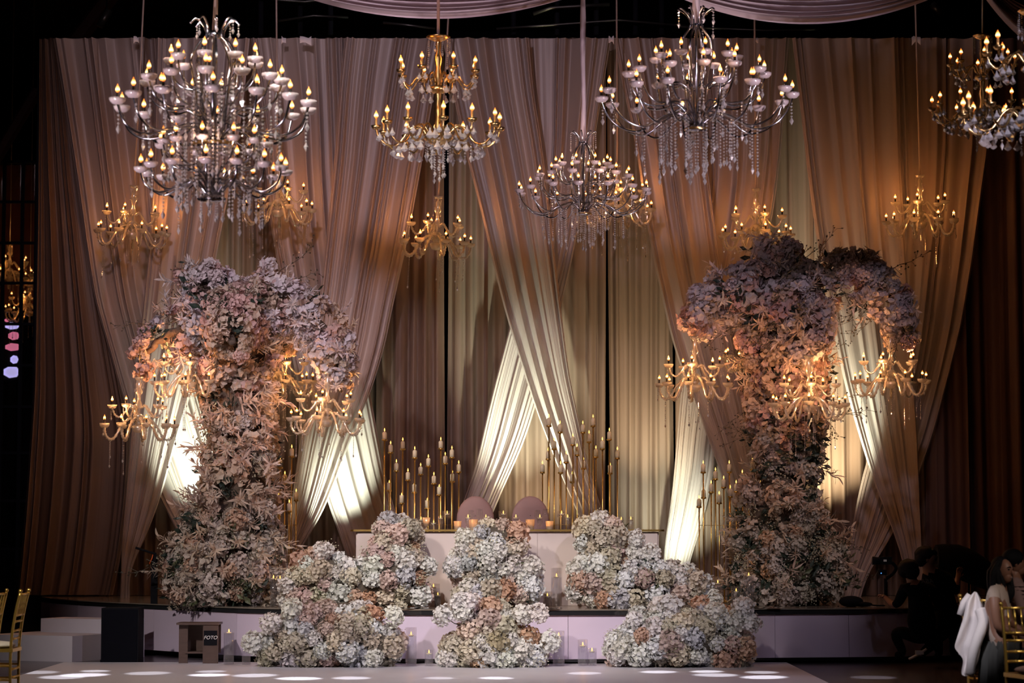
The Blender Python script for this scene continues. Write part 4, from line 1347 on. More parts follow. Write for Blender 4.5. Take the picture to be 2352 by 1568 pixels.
# ------------------------------------------------------------------ glassware
def glass_item(kind, px, Y, z, h, wd, label, group, lit=True, candle_at=None):
    """wd, h in metres; sits on z"""
    p = at(px, 1213, Y)
    nm = {'cyl': 'glass_cylinder', 'votive': 'votive_tumbler', 'coupe': 'stemmed_coupe', 'flute': 'footed_flute', 'wine': 'wine_glass', 'goblet': 'votive_goblet'}[kind]
    cat = {'cyl': 'vase', 'votive': 'candle holder', 'coupe': 'candle holder', 'flute': 'candle holder', 'wine': 'glass', 'goblet': 'candle holder'}[kind]
    g = thing(nm, label, cat, (p.x, Y, z), 0, group)
    r = wd / 2
    key = (kind, round(h, 3), round(wd, 3))
    t = .0025
    zc = h * .78
    rb = r
    if kind == 'cyl':
        prof = [(.001, 0), (r, 0), (r, h), (r - t, h), (r - t, .006), (.001, .006)]
        zc = candle_at if candle_at is not None else h * .72
    elif kind == 'votive':
        prof = [(.001, 0), (r * .82, 0), (r, h), (r - t, h), (r * .8 - t, .006), (.001, .006)]
        zc = h * .3
    elif kind == 'goblet':
        prof = [(.001, 0), (r * .6, 0), (r * .6, .004), (.006, .01), (.006, h * .25), (r * .7, h * .33), (r, h), (r - t, h), (r * .65, h * .37), (.001, h * .36)]
        zc = h * .5
    elif kind == 'coupe':
        prof = [(.001, 0), (r * .55, 0), (r * .5, .004), (.005, .012), (.004, h * .5), (.012, h * .54), (r * .85, h * .60), (r, h * .66), (r, h), (r - t, h), (r - t, h * .67), (.001, h * .58)]
        zc = h * .80
    elif kind == 'flute':
        prof = [(.001, 0), (r * .8, 0), (r * .7, .004), (.005, .010), (.005, h * .12), (r * .8, h * .3), (r, h * .5), (r, h), (r - t, h), (r - t, h * .5), (.001, h * .2)]
        zc = h * .78
    else:
        prof = [(.001, 0), (r * .9, 0), (r * .7, .004), (.004, .012), (.0035, h * .42), (r * .6, h * .5), (r, h * .68), (r * .72, h), (r * .70, h), (r * .97, h * .68), (.001, h * .45)]
    m = 'votive' if kind in ('votive', 'goblet') else 'glass'
    put('glass_body', cached(key, lambda: MB().lathe(prof, 16).mesh('glass_body', m, kind not in ('votive',))), g)
    if kind in ('cyl', 'coupe', 'flute'):
        lo = {'cyl': .007, 'coupe': h * .67, 'flute': h * .5}[kind]
        put('water', cached(key + ('w', round(zc, 3)), lambda: MB().lathe([(.001, lo), (r - t * 1.5, lo), (r - t * 1.5, zc), (.001, zc)], 14).mesh('water', 'water')), g)
    if lit:
        own_light = kind in ('votive', 'goblet', 'coupe') or (kind == 'cyl' and h > .25)
        cr = min(r * .8, .03)
        put('floating_candle', cached(('fc', round(cr, 3)), lambda: MB().lathe([(.001, -.008), (cr * .7, -.008), (cr, .006), (cr * .9, .008), (.001, .006)], 12).mesh('floating_candle', 'wax')), g, (0, 0, zc + .004))
        put('flame', FLAME, g, (0, 0, zc + .012), None, .9)
        if not own_light:
            return g
        d = bpy.data.lights.new('candle_glow', 'POINT')
        d.energy = .35 if kind in ('votive', 'goblet') else .22
        d.color = (1, .42, .10)
        d.shadow_soft_size = .006
        lo_ = bpy.data.objects.new('candle_glow', d)
        COL.objects.link(lo_)
        lo_.parent = g
        lo_.location = (0, 0, zc + .062)
    return g


ONT = ' on the head table'
for i, (kind, px, h, wd, dy) in enumerate((('cyl', 967, 28, 13, .3), ('goblet', 979, 27, 18, .15), ('cyl', 996, 17, 15, .1), ('flute', 1012, 31, 13, .15), ('coupe', 1027, 42, 22, .25), ('votive', 1051, 19, 18, .1), ('flute', 1075, 32, 14, .25),
                                         ('votive', 1087, 23, 21, .12), ('wine', 1083, 44, 17, .45), ('wine', 1101, 47, 18, .4), ('flute', 1116, 32, 14, .2), ('coupe', 1156, 42, 22, .3), ('flute', 1185, 32, 14, .3), ('votive', 1172, 18, 16, .12),
                                         ('votive', 1218, 23, 21, .1), ('flute', 1240, 32, 14, .22), ('votive', 1262, 19, 18, .1), ('wine', 1235, 44, 17, .45), ('wine', 1254, 47, 18, .4), ('coupe', 1290, 42, 22, .25), ('flute', 1304, 32, 13, .2),
                                         ('cyl', 1322, 17, 15, .1), ('goblet', 1341, 27, 18, .2), ('flute', 1389, 28, 13, .3), ('cyl', 1399, 27, 14, .25), ('cyl', 1427, 27, 13, .3), ('cyl', 1449, 28, 13, .3))):
    Y = TY + dy
    s = ppm(Y)
    lab, grp = {'cyl': ('clear glass cylinder holding a floating candle' + (', short' if h < 20 else ', tall') + ONT, 'glass cylinders on the head table' + (' short' if h < 20 else ' tall')),
                'goblet': ('pink-lit footed votive goblet' + ONT, 'votive goblets on the head table'), 'flute': ('slim footed flute with floating candle' + ONT, 'candle flutes on the head table'),
                'coupe': ('wide coupe on a tall stem with floating candles' + ONT, 'candle coupes on the head table'), 'votive': ('cut-glass votive tumbler glowing warm' + ONT, 'votive tumblers on the head table'),
                'wine': ('empty clear wine glass before a pink chair' + ONT, 'wine glasses on the head table')}[kind]
    glass_item(kind, px, Y, TZ + .001, h / s, wd / s, lab, grp, kind != 'wine')
pl = thing('dinner_plate', 'white plate with dark fruit on the head table between the chairs', 'plate', (at(1152, 1213, TY + .5).x, TY + .5, TZ + .001))
put('dish', MB().lathe([(.001, 0), (.08, 0), (.13, .02), (.128, .022), (.08, .004), (.001, .004)], 20).mesh('dish', 'letter'), pl)
for dx in (-.05, .0, .05, .02):
    put('fruit', MB().ball((dx, random.uniform(-.03, .03), .025), .02, 8, 6).mesh('fruit', 'wood'), pl)

VF = 'tall clear cylinder vase with floating candle on the dance floor before the stage'
for px, ytop, ycan, wd in ((528, 1452, 1454, 24), (568, 1462, 1466, 20), (945, 1440, 1460, 26), (986, 1492, 1502, 20), (1283, 1448, 1462, 27), (1338, 1468, 1484, 23), (1359, 1488, 1497, 22), (1249, 1488, 1497, 16)):
    Y = -.66 if px > 600 else -.35
    s = ppm(Y)
    zt, zc_ = at(px, ytop, Y).z, at(px, ycan, Y).z
    lab, g = (VF, 'cylinder vases on the floor') if ytop < 1470 else ('short clear cylinder vase with floating candle on the dance floor before the stage', 'short cylinder vases on the floor')
    glass_item('cyl', px, Y, 0.013, zt - .013, wd / s, lab, g, True, zc_ - .013)
for px, ytop, ycan, wd in ((996, 1340, 1350, 30), (976, 1358, 1366, 20), (1006, 1362, 1369, 16), (1278, 1304, 1326, 26), (1257, 1358, 1371, 20), (644, 1322, 1331, 18), (629, 1326, 1330, 16), (1648, 1324, 1341, 22), (1690, 1346, 1360, 26), (1719, 1316, 1324, 24)):
    Y = .35 if 900 < px < 1300 else .75
    if 1200 < px < 1300 or 900 < px < 1010:
        Y = .62
    s = ppm(Y)
    zt, zc_ = at(px, ytop, Y).z, at(px, ycan, Y).z
    where = 'below the head table' if 900 < px < 1300 else ('by the photographer-side flower tree' if px > 1300 else 'by the lectern-side flower tree')
    hh = 'tall' if zt - STAGE_Z > .33 else 'short'
    glass_item('cyl', px, Y, STAGE_Z + .001, max(.12, zt - STAGE_Z), wd / s, f'{hh} clear cylinder vase with floating candle on the stage {where}', f'{hh} stage vases {where}', True, max(.05, zc_ - STAGE_Z))

# ------------------------------------------------------------------ steps, speaker, lectern, stand
Y0 = .55
p = at(196, 1213, Y0)
st = thing('portable_steps', 'pale two-step portable stairs against the curved stage end', 'steps', (at(150, 1213, 1.0).x, 1.0, 0))
sr = ppm(.7)
put('lower_step', MB().box((0, 0, .145), (1.12, .95, .29)).mesh('lower_step', 'steps', False), st, (-.10, 0, 0), (0, 0, -.42))
put('upper_step', MB().box((0, 0, .225), (1.12, .48, .45)).mesh('upper_step', 'steps', False), st, (.26, .42, 0), (0, 0, -.42))

def sized_box(px0, py0, px1, py1, Y):
    a_, b_ = at(px0, py0, Y), at(px1, py1, Y)
    return a_, b_, b_.x - a_.x, a_.z - b_.z


a, b, w0, h0 = sized_box(233, 1396, 317, 1513, .1)
spk = thing('speaker_cabinet', 'plain black speaker box standing on the floor between steps and lectern', 'speaker', ((a.x + b.x) / 2, .1, 0.0))
put('cabinet', MB().box((0, .2, a.z / 2), (w0, .4, a.z)).mesh('cabinet', 'black', False), spk)
put('grille', MB().box((0, -.004, a.z / 2), (w0 * .94, .012, a.z * .95)).mesh('grille', 'shirt', False), spk)
put('corner_guard', MB().box((-w0 / 2 + .01, -.006, .02), (.03, .02, .04)).mesh('corner_guard', 'shirt', False), spk)

Y = -.15
a, b, w0, h0 = sized_box(406, 1430, 503, 1522, Y)
lec = thing('small_lectern', 'small brown wooden lectern with FOTO sign on the floor at the stage front', 'lectern', ((a.x + b.x) / 2, Y, 0))
h0 = a.z
put('top', MB().box((0, .14, h0 - .01), (w0, .34, .022)).mesh('top', 'wood', False), lec)
for x0, x1 in ((-.46, -.25), (.12, .48)):
    put('side_panel', MB().box(((x0 + x1) / 2 * w0, .0 if x0 > 0 else .06, (h0 - .02) / 2), ((x1 - x0) * w0, .03, h0 - .02)).mesh('side_panel', 'wood', False), lec)
put('back_panel', MB().box((0, .28, (h0 + .1) / 2), (w0 * .94, .02, h0 - .13)).mesh('back_panel', 'wood', False), lec)
put('shelf', MB().box((-.06 * w0, .15, h0 * .28), (w0 * .5, .24, .02)).mesh('shelf', 'wood', False), lec)
sg = put('sign', MB().box((.30 * w0, -.02, h0 * .64), (30 / ppm(Y), .008, 33 / ppm(Y))).mesh('sign', 'black', False), lec)
sg['label'] = 'black sign lettered FOTO'


def text(body, size, loc, m, parent, rot=(PI / 2, 0, 0), shear=.25, name='lettering'):
    cu = bpy.data.curves.new(name, 'FONT')
    cu.body = body
    cu.size = size
    cu.extrude = .001
    cu.shear = shear
    cu.align_x = 'CENTER'
    cu.materials.append(M[m])
    o = bpy.data.objects.new(name, cu)
    COL.objects.link(o)
    dg = bpy.context.evaluated_depsgraph_get()
    me = bpy.data.meshes.new_from_object(o.evaluated_get(dg))
    bpy.data.objects.remove(o)
    return put(name, me, parent, loc, rot)


text('FOTO', .055, (.30 * w0, -.026, h0 * .61), 'letter', sg)

Y = 1.75
p = at(352, 1390, Y)
cs = thing('folded_stand', 'black folded music stand with orange cord on the mirror stage', 'stand', (p.x, Y, STAGE_Z))
s = ppm(Y)
put('post', MB().box((.0, 0, .19), (.075, .06, .38)).mesh('post', 'black', False), cs, (0.01, 0, 0))
put('collar', MB().box((.01, -.0, .40), (.09, .08, .03)).mesh('collar', 'black', False), cs)
put('upper_post', MB().tube([(.0, 0, .41), (.02, 0, .58)], .035, 6).mesh('upper_post', 'black', False), cs)
put('arm', MB().tube([(.03, 0, .585), (-.02, 0, .6), (-.22, .02, .66)], .014, 6).mesh('arm', 'black', False), cs)
put('cord', MB().tube(smooth_path([(-.005, -.04, .58), (-.012, -.05, .54), (-.03, -.05, .50), (-.045, -.04, .47)], 4), .006, 5).mesh('cord', 'orangecord'), cs)


# ------------------------------------------------------------------ gold ballroom chairs
def chair_meshes():
    d = {}
    post = smooth_path([(0, 0, 0), (0.0, 0, .45), (.03, 0, .72), (.075, 0, .93)], 5)
    d['back_post'] = MB().tube(post, .013, 8).ball((.077, 0, .945), .018, 8, 6).mesh('back_post', 'chairgold')
    d['front_leg'] = MB().tube([(0, 0, 0), (0, 0, .44)], [.010, .014], 8).mesh('front_leg', 'chairgold')
    d['rail'] = MB().tube([(0, -.17, 0), (0, .17, 0)], .009, 8).ball((0, -.1, 0), .013, 8, 5).ball((0, .1, 0), .013, 8, 5).mesh('rail', 'chairgold')
    d['spindle'] = MB().lathe([(.006, 0), (.006, .05), (.010, .06), (.006, .07), (.006, .10), (.010, .11), (.006, .12), (.006, .19)], 8).mesh('spindle', 'chairgold')
    d['side_rail'] = MB().tube([(0, 0, 0), (-.34, 0, 0)], .009, 8).mesh('side_rail', 'chairgold')
    d['seat'] = MB().box((-.17, 0, .435), (.38, .39, .03)).mesh('seat', 'chairgold', False)
    return d


CM = chair_meshes()


def gold_chair(label, loc, rz, cushion):
    """faces local -x, back at local x = 0"""
    c = thing('ballroom_chair', label, 'chair', loc, rz)
    for sy in (-.18, .18):
        put('back_post', CM['back_post'], c, (0, sy, 0))
        put('front_leg', CM['front_leg'], c, (-.35, sy, 0))
        for z in (.18, .3):
            put('side_rail', CM['side_rail'], c, (0, sy, z))
    for x, z in ((.071, .915), (.035, .735), (.023, .68), (.012, .60), (.004, .53), (0, .27), (0, .2), (-.35, .25)):
        put('rail', CM['rail'], c, (x, 0, z))
    for k in range(6):
        put('spindle', CM['spindle'], c, (.036, -.13 + .052 * k, .735), (0, .19, 0))
    put('seat', CM['seat'], c)
    mb = MB()
    mb.ball((-.18, 0, .475), (.19, .19, .035), 16, 8)
    put('cushion', mb.mesh('cushion', cushion), c)
    return c


Y = -5.9
p = at(36, 1213, Y)
gold_chair('gold ballroom chair with white cushion seen almost edge-on on the dance floor', (p.x + .01, Y, .013 if p.x > -5 else 0.0), 0.0, 'whiteseat')
p = at(-2, 1213, -5.4)
gold_chair('gold ballroom chair behind the edge-on chair with white cushion', (p.x - .06, -5.4, 0), -.15, 'whiteseat')
Y = -7.2
p = at(2252, 1213, Y)
JC = gold_chair('gold ballroom chair with the white jacket hung over its back', (p.x, Y, 0), PI + .5, 'pinkseat')
p2 = at(2318, 1213, -9.3)
gold_chair('gold ballroom chair with pink cushion standing closest before the seated women', (p2.x + .13, -9.3, 0), PI / 2 + .25, 'pinkseat')

# white jacket over the chair back
jr = thing('white_jacket', 'white wool jacket draped over a gold ballroom chair back', 'jacket', (p.x, Y, .2))


def jk(px, py, dy=0.0):
    return at(px, py, Y - .06 + dy) - Vector(jr.location)


out_l = [(2238, 1358), (2222, 1378), (2212, 1420), (2204, 1445), (2197, 1468), (2193, 1486), (2202, 1500), (2212, 1516), (2208, 1545), (2215, 1552)]
out_r = [(2244, 1360), (2258, 1385), (2266, 1410), (2272, 1430), (2275, 1445), (2272, 1470), (2268, 1490), (2262, 1515), (2248, 1532), (2236, 1553)]
L2, R2 = smooth_path(out_l, 4), smooth_path(out_r, 4)
for side in (-1, 1):
    rows = []
    for i in range(len(L2)):
        r_ = []
        for j in range(15):
            u = j / 14
            x = L2[i][0] + (R2[i][0] - L2[i][0]) * u
            yv = L2[i][1] + (R2[i][1] - L2[i][1]) * u
            bulge = .09 * math.sin(PI * u) * min(1, i / 8) + .05 * math.sin(u * 9 + i * .10) * min(1, i / 5)
            r_.append(jk(x, yv, -bulge if side < 0 else bulge * .8 + .02))
        rows.append(r_)
    put('front_cloth' if side < 0 else 'back_cloth', MB().grid(rows).mesh('jacket_cloth', 'jacket'), jr)
sl = [jk(2228, 1366, .05), jk(2215, 1385, .05), jk(2205, 1412, .05)]
put('sleeve', MB().tube(sl, [.03, .035, .028], 10).mesh('sleeve', 'mauvefab' if False else 'jacket'), jr)
sl = smooth_path([jk(2252, 1400, -.12), jk(2258, 1430, -.16), jk(2244, 1470, -.17), jk(2233, 1510, -.15), jk(2228, 1548, -.12)], 4)
put('sleeve', MB().tube(sl, [.05 - .0008 * i for i in range(len(sl))], 12).mesh('sleeve', 'jacket'), jr)
for px, py in ((2262, 1473), (2258, 1502)):
    put('button', MB().ball(jk(px, py, -.1), .008, 8, 6).mesh('button', 'black'), jr)


# ------------------------------------------------------------------ people
def body(name, parent, J, E, mats, root, extra=None):
    """J: {key: (pos, radius, material index)}; skin-modifier surface turned into one mesh"""
    keys = list(J)
    me = bpy.data.meshes.new(name)
    me.from_pydata([J[k][0] for k in keys], [(keys.index(a_), keys.index(b_)) for a_, b_ in E], [])
    o = bpy.data.objects.new(name, me)
    COL.objects.link(o)
    md = o.modifiers.new('skin', 'SKIN')
    md.use_smooth_shade = True
    for i, k in enumerate(keys):
        sv = me.skin_vertices[0].data[i]
        r_ = J[k][1]
        sv.radius = r_ if hasattr(r_, '__len__') else (r_, r_)
        sv.use_root = (k == root)
    ss = o.modifiers.new('sub', 'SUBSURF')
    ss.levels = ss.render_levels = 2
    dg = bpy.context.evaluated_depsgraph_get()
    dg.update()
    nm = bpy.data.meshes.new_from_object(o.evaluated_get(dg))
    bpy.data.objects.remove(o)
    nm.materials.clear()
    for m in mats:
        nm.materials.append(M[m])
    segs = [(Vector(J[a_][0]), Vector(J[b_][0]), J[a_][2], J[b_][2]) for a_, b_ in E]
    for pg in nm.polygons:
        c = Vector(pg.center)
        best, mi = 1e9, 0
        for a_, b_, ma, mb_ in segs:
            d = b_ - a_
            t = max(0, min(1, (c - a_).dot(d) / max(1e-9, d.length_squared)))
            k = (c - a_ - d * t).length
            if k < best:
                best, mi = k, (ma if t < .5 else mb_)
        pg.material_index = mi
    r = put(name, nm, parent)
    return r


def head_shape(parent, c, fwd, s, skin='skin', yaw=0.0):
    """face features on a head: nose, eyes, brows, lips, ear. fwd is the gaze direction"""
    q = Vector((0, -1, 0)).rotation_difference(Vector(fwd).normalized())
    T = lambda v: Vector(c) + q @ (Vector(v) * s)
    mb = MB()
    mb.ball((0, 0, 0), (.072, .088, .105), 16, 12)
    mb.ball((0, -.035, -.055), (.052, .055, .062), 14, 10)
    mb.ball((0, -.092, -.012), (.012, .020, .024), 8, 6)
    mb.ball((0, -.083, .018), (.009, .012, .03), 8, 6)
    mb.v = [tuple(T(v)) for v in mb.v]
    h = put('head', mb.mesh('head', skin), parent)
    for sx in (-1, 1):
        m2 = MB().ball((sx * .030, -.076, .018), (.014, .010, .007), 8, 6)
        m2.v = [tuple(T(v)) for v in m2.v]
        put('eye', m2.mesh('eye', 'hair'), h)
        m2 = MB().tube([(sx * .014, -.086, .038), (sx * .032, -.083, .044), (sx * .050, -.070, .036)], .004, 5)
        m2.v = [tuple(T(v)) for v in m2.v]
        put('eyebrow', m2.mesh('eyebrow', 'hair'), h)
        m2 = MB().ball((sx * .072, .005, .0), (.010, .018, .028), 8, 6)
        m2.v = [tuple(T(v)) for v in m2.v]
        put('ear', m2.mesh('ear', skin), h)
    m2 = MB().ball((0, -.086, -.058), (.021, .010, .008), 8, 6)
    m2.v = [tuple(T(v)) for v in m2.v]
    put('lips', m2.mesh('lips', 'mauvefab'), h)
    return h, T


def rough_hair(parts):
    mb = MB()
    for c, r in parts:
        k = len(mb.v)
        mb.ball(c, r, 20, 14)
        for i in range(k, len(mb.v)):
            d = Vector(mb.v[i]) - Vector(c)
            f = 1 + .05 * math.sin(70 * d.x + 3) * math.cos(60 * d.z) + .05 * math.sin(90 * d.y + 40 * d.z)
            mb.v[i] = tuple(Vector(c) + d * f)
    return mb.mesh('hair', 'hair')


def hand(J, E, wrist, pre, d, up, mi, s=1.0):
    """palm and five curled fingers hung on a wrist joint"""
    d, up = Vector(d).normalized(), Vector(up).normalized()
    sd = d.cross(up).normalized()
    w_ = Vector(J[wrist][0])
    J[pre + 'palm'] = (w_ + d * .055 * s, (.030 * s, .016 * s), mi)
    E.append((wrist, pre + 'palm'))
    for k, (off, L) in enumerate(((-.026, .062), (-.009, .072), (.009, .068), (.026, .052))):
        b0 = w_ + d * .095 * s + sd * off * s
        J[f'{pre}k{k}'] = (b0, .0095 * s, mi)
        J[f'{pre}m{k}'] = (b0 + d * L * .5 * s - up * .014 * s, .0085 * s, mi)
        J[f'{pre}t{k}'] = (b0 + d * L * .75 * s - up * .045 * s, .0075 * s, mi)
        E += [(pre + 'palm', f'{pre}k{k}'), (f'{pre}k{k}', f'{pre}m{k}'), (f'{pre}m{k}', f'{pre}t{k}')]
    b0 = w_ + d * .045 * s - sd * .038 * s
    J[pre + 'th0'] = (b0, .011 * s, mi)
    J[pre + 'th1'] = (b0 + d * .04 * s - sd * .012 * s - up * .02 * s, .009 * s, mi)
    E += [(pre + 'palm', pre + 'th0'), (pre + 'th0', pre + 'th1')]


# crouching photographer with the gimbal
Y = -.72
P1 = thing('person', 'person in black crouching with back turned, holding a camera gimbal', 'person', (at(2110, 1500, Y).x, Y, 0))
o1 = Vector(P1.location)
A = lambda px, py, dy=0.0: at(px, py, Y + dy) - o1
J = {'hip': (A(2112, 1440), .16, 0), 'waist': (A(2116, 1405), .145, 0), 'chest': (A(2112, 1365), (.175, .14), 0), 'upper': (A(2108, 1346), (.14, .11), 0), 'neck': (A(2098, 1336, -.0), .055, 1), 'skull': (A(2090, 1318), .07, 1),
     'ls': (A(2078, 1352), .075, 0), 'le': (A(2062, 1386, .05), .055, 0), 'lf': (A(2052, 1390, .12), .042, 1), 'lw': (A(2036, 1374, .30), .03, 1),
     'rs': (A(2142, 1354), .075, 0), 're': (A(2158, 1392, .1), .055, 0), 'rw': (A(2130, 1400, .25), .035, 1),
     'lh': (A(2092, 1455, .02), .12, 0), 'lk': (A(2052, 1452, .12), .085, 0), 'la': (A(2076, 1500, .05), .045, 0), 'lt': (A(2056, 1506, .0), .04, 0),
     'rh': (A(2134, 1455, .02), .12, 0), 'rk': (A(2162, 1462, .12), .085, 0), 'ra': (A(2118, 1500, -.05), .045, 0), 'rt': (A(2132, 1492, -.16), .035, 0)}
E = [('hip', 'waist'), ('waist', 'chest'), ('chest', 'upper'), ('upper', 'neck'), ('neck', 'skull'), ('upper', 'ls'), ('ls', 'le'), ('le', 'lf'), ('lf', 'lw'), ('upper', 'rs'), ('rs', 're'), ('re', 'rw'),
     ('hip', 'lh'), ('lh', 'lk'), ('lk', 'la'), ('la', 'lt'), ('hip', 'rh'), ('rh', 'rk'), ('rk', 'ra'), ('ra', 'rt')]
hand(J, E, 'lw', 'a', A(2028, 1368, .36) - A(2036, 1374, .30), (0, 0, 1), 1)
hand(J, E, 'rw', 'b', (-1, .3, 0), (0, 0, 1), 1)
body('body', P1, J, E, ['shirt', 'skin'], 'hip')
hd, T = head_shape(P1, A(2086, 1310), (-.55, .8, -.25), 1.02)
put('hair', rough_hair([(A(2087, 1303, -.012), (.112, .112, .095)), (A(2094, 1312, -.03), (.085, .09, .085)), (A(2078, 1310, 0), (.07, .09, .08))]), P1)
sh = MB()
for (dx, dz) in ((0, 0),):
    q0, q1 = A(2088, 1513, -.12), A(2128, 1490, -.22)
    sh.tube([q0, (q0 + q1) / 2 + Vector((.0, 0, -.01)), q1], [.014, .016, .012], 8)
put('shoe_sole', sh.mesh('shoe_sole', 'letter'), P1)
put('shoe_tab', MB().box(A(2112, 1498, -.2), (.09, .02, .045)).mesh('shoe_tab', 'letter', False), P1)
text('ABA', .07, A(2131, 1339, -.155), 'faintletter', P1, (PI / 2 - .25, 0, -.1), -.2, 'shirt_lettering')

# gimbal with camera
YG = Y + .36
gm = thing('camera_gimbal', 'camera with long lens on a black gimbal held over the stage edge', 'camera', at(2034, 1370, YG))
og = Vector(gm.location)
G = lambda px, py, dy=0.0: at(px, py, YG + dy) - og
put('grip', MB().tube([G(2035, 1372), G(2034, 1328)], [.019, .022], 10).mesh('grip', 'black'), gm)
put('motor_arm', MB().tube(smooth_path([G(2036, 1328), G(2050, 1318), G(2058, 1304), G(2048, 1290)], 4), .018, 8).mesh('motor_arm', 'black'), gm)
put('camera_body', MB().box(G(2034, 1287), (.13, .08, .085)).mesh('camera_body', 'black', False), gm)
put('lens_barrel', MB().tube([G(2026, 1288), G(2004, 1287)], [.036, .046], 14).mesh('lens_barrel', 'black'), gm)
put('lens_glass', MB().ball(G(2004, 1288), (.008, .034, .034), 12, 8).mesh('lens_glass', 'lens'), gm)
put('monitor', MB().box(G(2027, 1314), (.09, .02, .06)).mesh('monitor', 'black', False), gm)
put('viewfinder_screen', MB().box(G(2033, 1287, -.045), (.035, .004, .022)).mesh('viewfinder_screen', 'letter', False), gm)
for px, py, m in ((2034, 1369, 'green'), (2024, 1316, 'blue'), (2038, 1334, 'letter')):
    put('indicator_light', MB().ball(G(px, py, -.03), .006, 8, 6).mesh('indicator_light', m), gm)

# second photographer bending behind
Y = -.22
P2 = thing('person', 'person in dark clothes bending forward behind the crouching photographer', 'person', (at(2165, 1500, Y).x, Y, 0))
o1 = Vector(P2.location)
A = lambda px, py, dy=0.0: at(px, py, Y + dy) - o1
J = {'hip': (A(2175, 1430), .15, 0), 'waist': (A(2172, 1390), .14, 0), 'chest': (A(2160, 1345), (.17, .13), 0), 'upper': (A(2148, 1322), (.12, .1), 0), 'neck': (A(2132, 1305), .055, 1), 'skull': (A(2126, 1284), .07, 1),
     'ls': (A(2128, 1330), .07, 0), 'le': (A(2122, 1370, .1), .05, 0), 'lw': (A(2140, 1385, .15), .035, 1), 'rs': (A(2176, 1328), .07, 0), 're': (A(2196, 1362, .1), .05, 0), 'rw': (A(2200, 1330, .2), .035, 1),
     'lh': (A(2160, 1440), .11, 0), 'lk': (A(2150, 1470, -.1), .08, 0), 'la': (A(2158, 1500), .045, 0), 'lt': (A(2150, 1508, -.12), .035, 0),
     'rh': (A(2190, 1440), .11, 0), 'rk': (A(2196, 1470, -.1), .08, 0), 'ra': (A(2190, 1500), .045, 0), 'rt': (A(2196, 1508, -.12), .035, 0)}
E = [('hip', 'waist'), ('waist', 'chest'), ('chest', 'upper'), ('upper', 'neck'), ('neck', 'skull'), ('upper', 'ls'), ('ls', 'le'), ('le', 'lw'), ('upper', 'rs'), ('rs', 're'), ('re', 'rw'),
     ('hip', 'lh'), ('lh', 'lk'), ('lk', 'la'), ('la', 'lt'), ('hip', 'rh'), ('rh', 'rk'), ('rk', 'ra'), ('ra', 'rt')]
hand(J, E, 'lw', 'a', (.6, .3, .2), (0, 0, 1), 1)
hand(J, E, 'rw', 'b', (.2, .3, .8), (0, 1, 0), 1)
body('body', P2, J, E, ['shirt', 'skin'], 'hip')
head_shape(P2, A(2132, 1280), (.9, -.1, -.4), 1.05)
put('hair', rough_hair([(A(2125, 1271, .0), (.115, .11, .085)), (A(2116, 1282, .0), (.075, .095, .09)), (A(2138, 1270, .0), (.07, .09, .06))]), P2)

# big black softbox behind them
Y = 1.2
sb = thing('softbox', 'large black photo softbox on a stand behind the bending photographer', 'softbox', (at(2215, 1300, Y).x, Y, STAGE_Z))
ob = Vector(sb.location)
B = lambda px, py, dy=0.0: at(px, py, Y + dy) - ob
rows = []
for (px, yt, yb, d) in ((2150, 1250, 1314, .20), (2168, 1248, 1322, .30), (2200, 1249, 1330, .34), (2235, 1262, 1345, .30), (2268, 1284, 1356, .22), (2290, 1306, 1352, .12), (2300, 1326, 1340, .04)):
    c_ = (B(px, yt) + B(px, yb)) / 2
    hz = (B(px, yt).z - B(px, yb).z) / 2
    rows.append([Vector((c_.x, c_.y + d * math.cos(2 * PI * j / 14), c_.z + hz * math.sin(2 * PI * j / 14))) for j in range(15)])
mb = MB().grid(rows)
mb.add(rows[0][:14], [tuple(range(14))])
put('fabric_hood', mb.mesh('fabric_hood', 'shirt'), sb)
put('stand_pole', MB().tube([(0.05, 0, .35), (0.05, 0, .02)], .014, 8).mesh('stand_pole', 'black'), sb)
for k in range(3):
    t = 2 * PI * k / 3
    put('stand_leg', MB().tube([(.05, 0, .12), (.05 + .22 * math.cos(t), .22 * math.sin(t), .008)], .008, 6).mesh('stand_leg', 'black'), sb)

# seated woman with long hair
Y = -7.35
P3 = thing('person', 'seated woman in a cream sleeveless top with long black hair', 'person', (at(2295, 1500, Y).x, Y, 0))
o1 = Vector(P3.location)
A = lambda px, py, dy=0.0: at(px, py, Y + dy) - o1
J = {'hip': (A(2300, 1500), .145, 2), 'waist': (A(2292, 1455), .115, 0), 'chest': (A(2288, 1400), (.13, .12), 0), 'upper': (A(2290, 1362), (.10, .085), 0), 'neck': (A(2296, 1338), .042, 1), 'skull': (A(2302, 1316), .05, 1),
     'ls': (A(2284, 1364, -.12), .06, 0), 'lm': (A(2284, 1390, -.16), .046, 1), 'le': (A(2290, 1440, -.18), .042, 1), 'lw': (A(2334, 1452, -.16), .028, 1),
     'rs': (A(2300, 1364, .12), .06, 0), 're': (A(2318, 1430, .16), .042, 1), 'rw': (A(2342, 1446, .02), .028, 1),
     'lh': (A(2312, 1498, -.09), .10, 2), 'lk': (A(2372, 1500, -.10), .085, 2), 'la': (A(2380, 1605, -.1), .05, 1), 'lt': (A(2405, 1632, -.1), .03, 1),
     'rh': (A(2312, 1498, .09), .10, 2), 'rk': (A(2376, 1498, .10), .085, 2), 'ra': (A(2384, 1600, .1), .05, 1), 'rt': (A(2408, 1626, .1), .03, 1)}
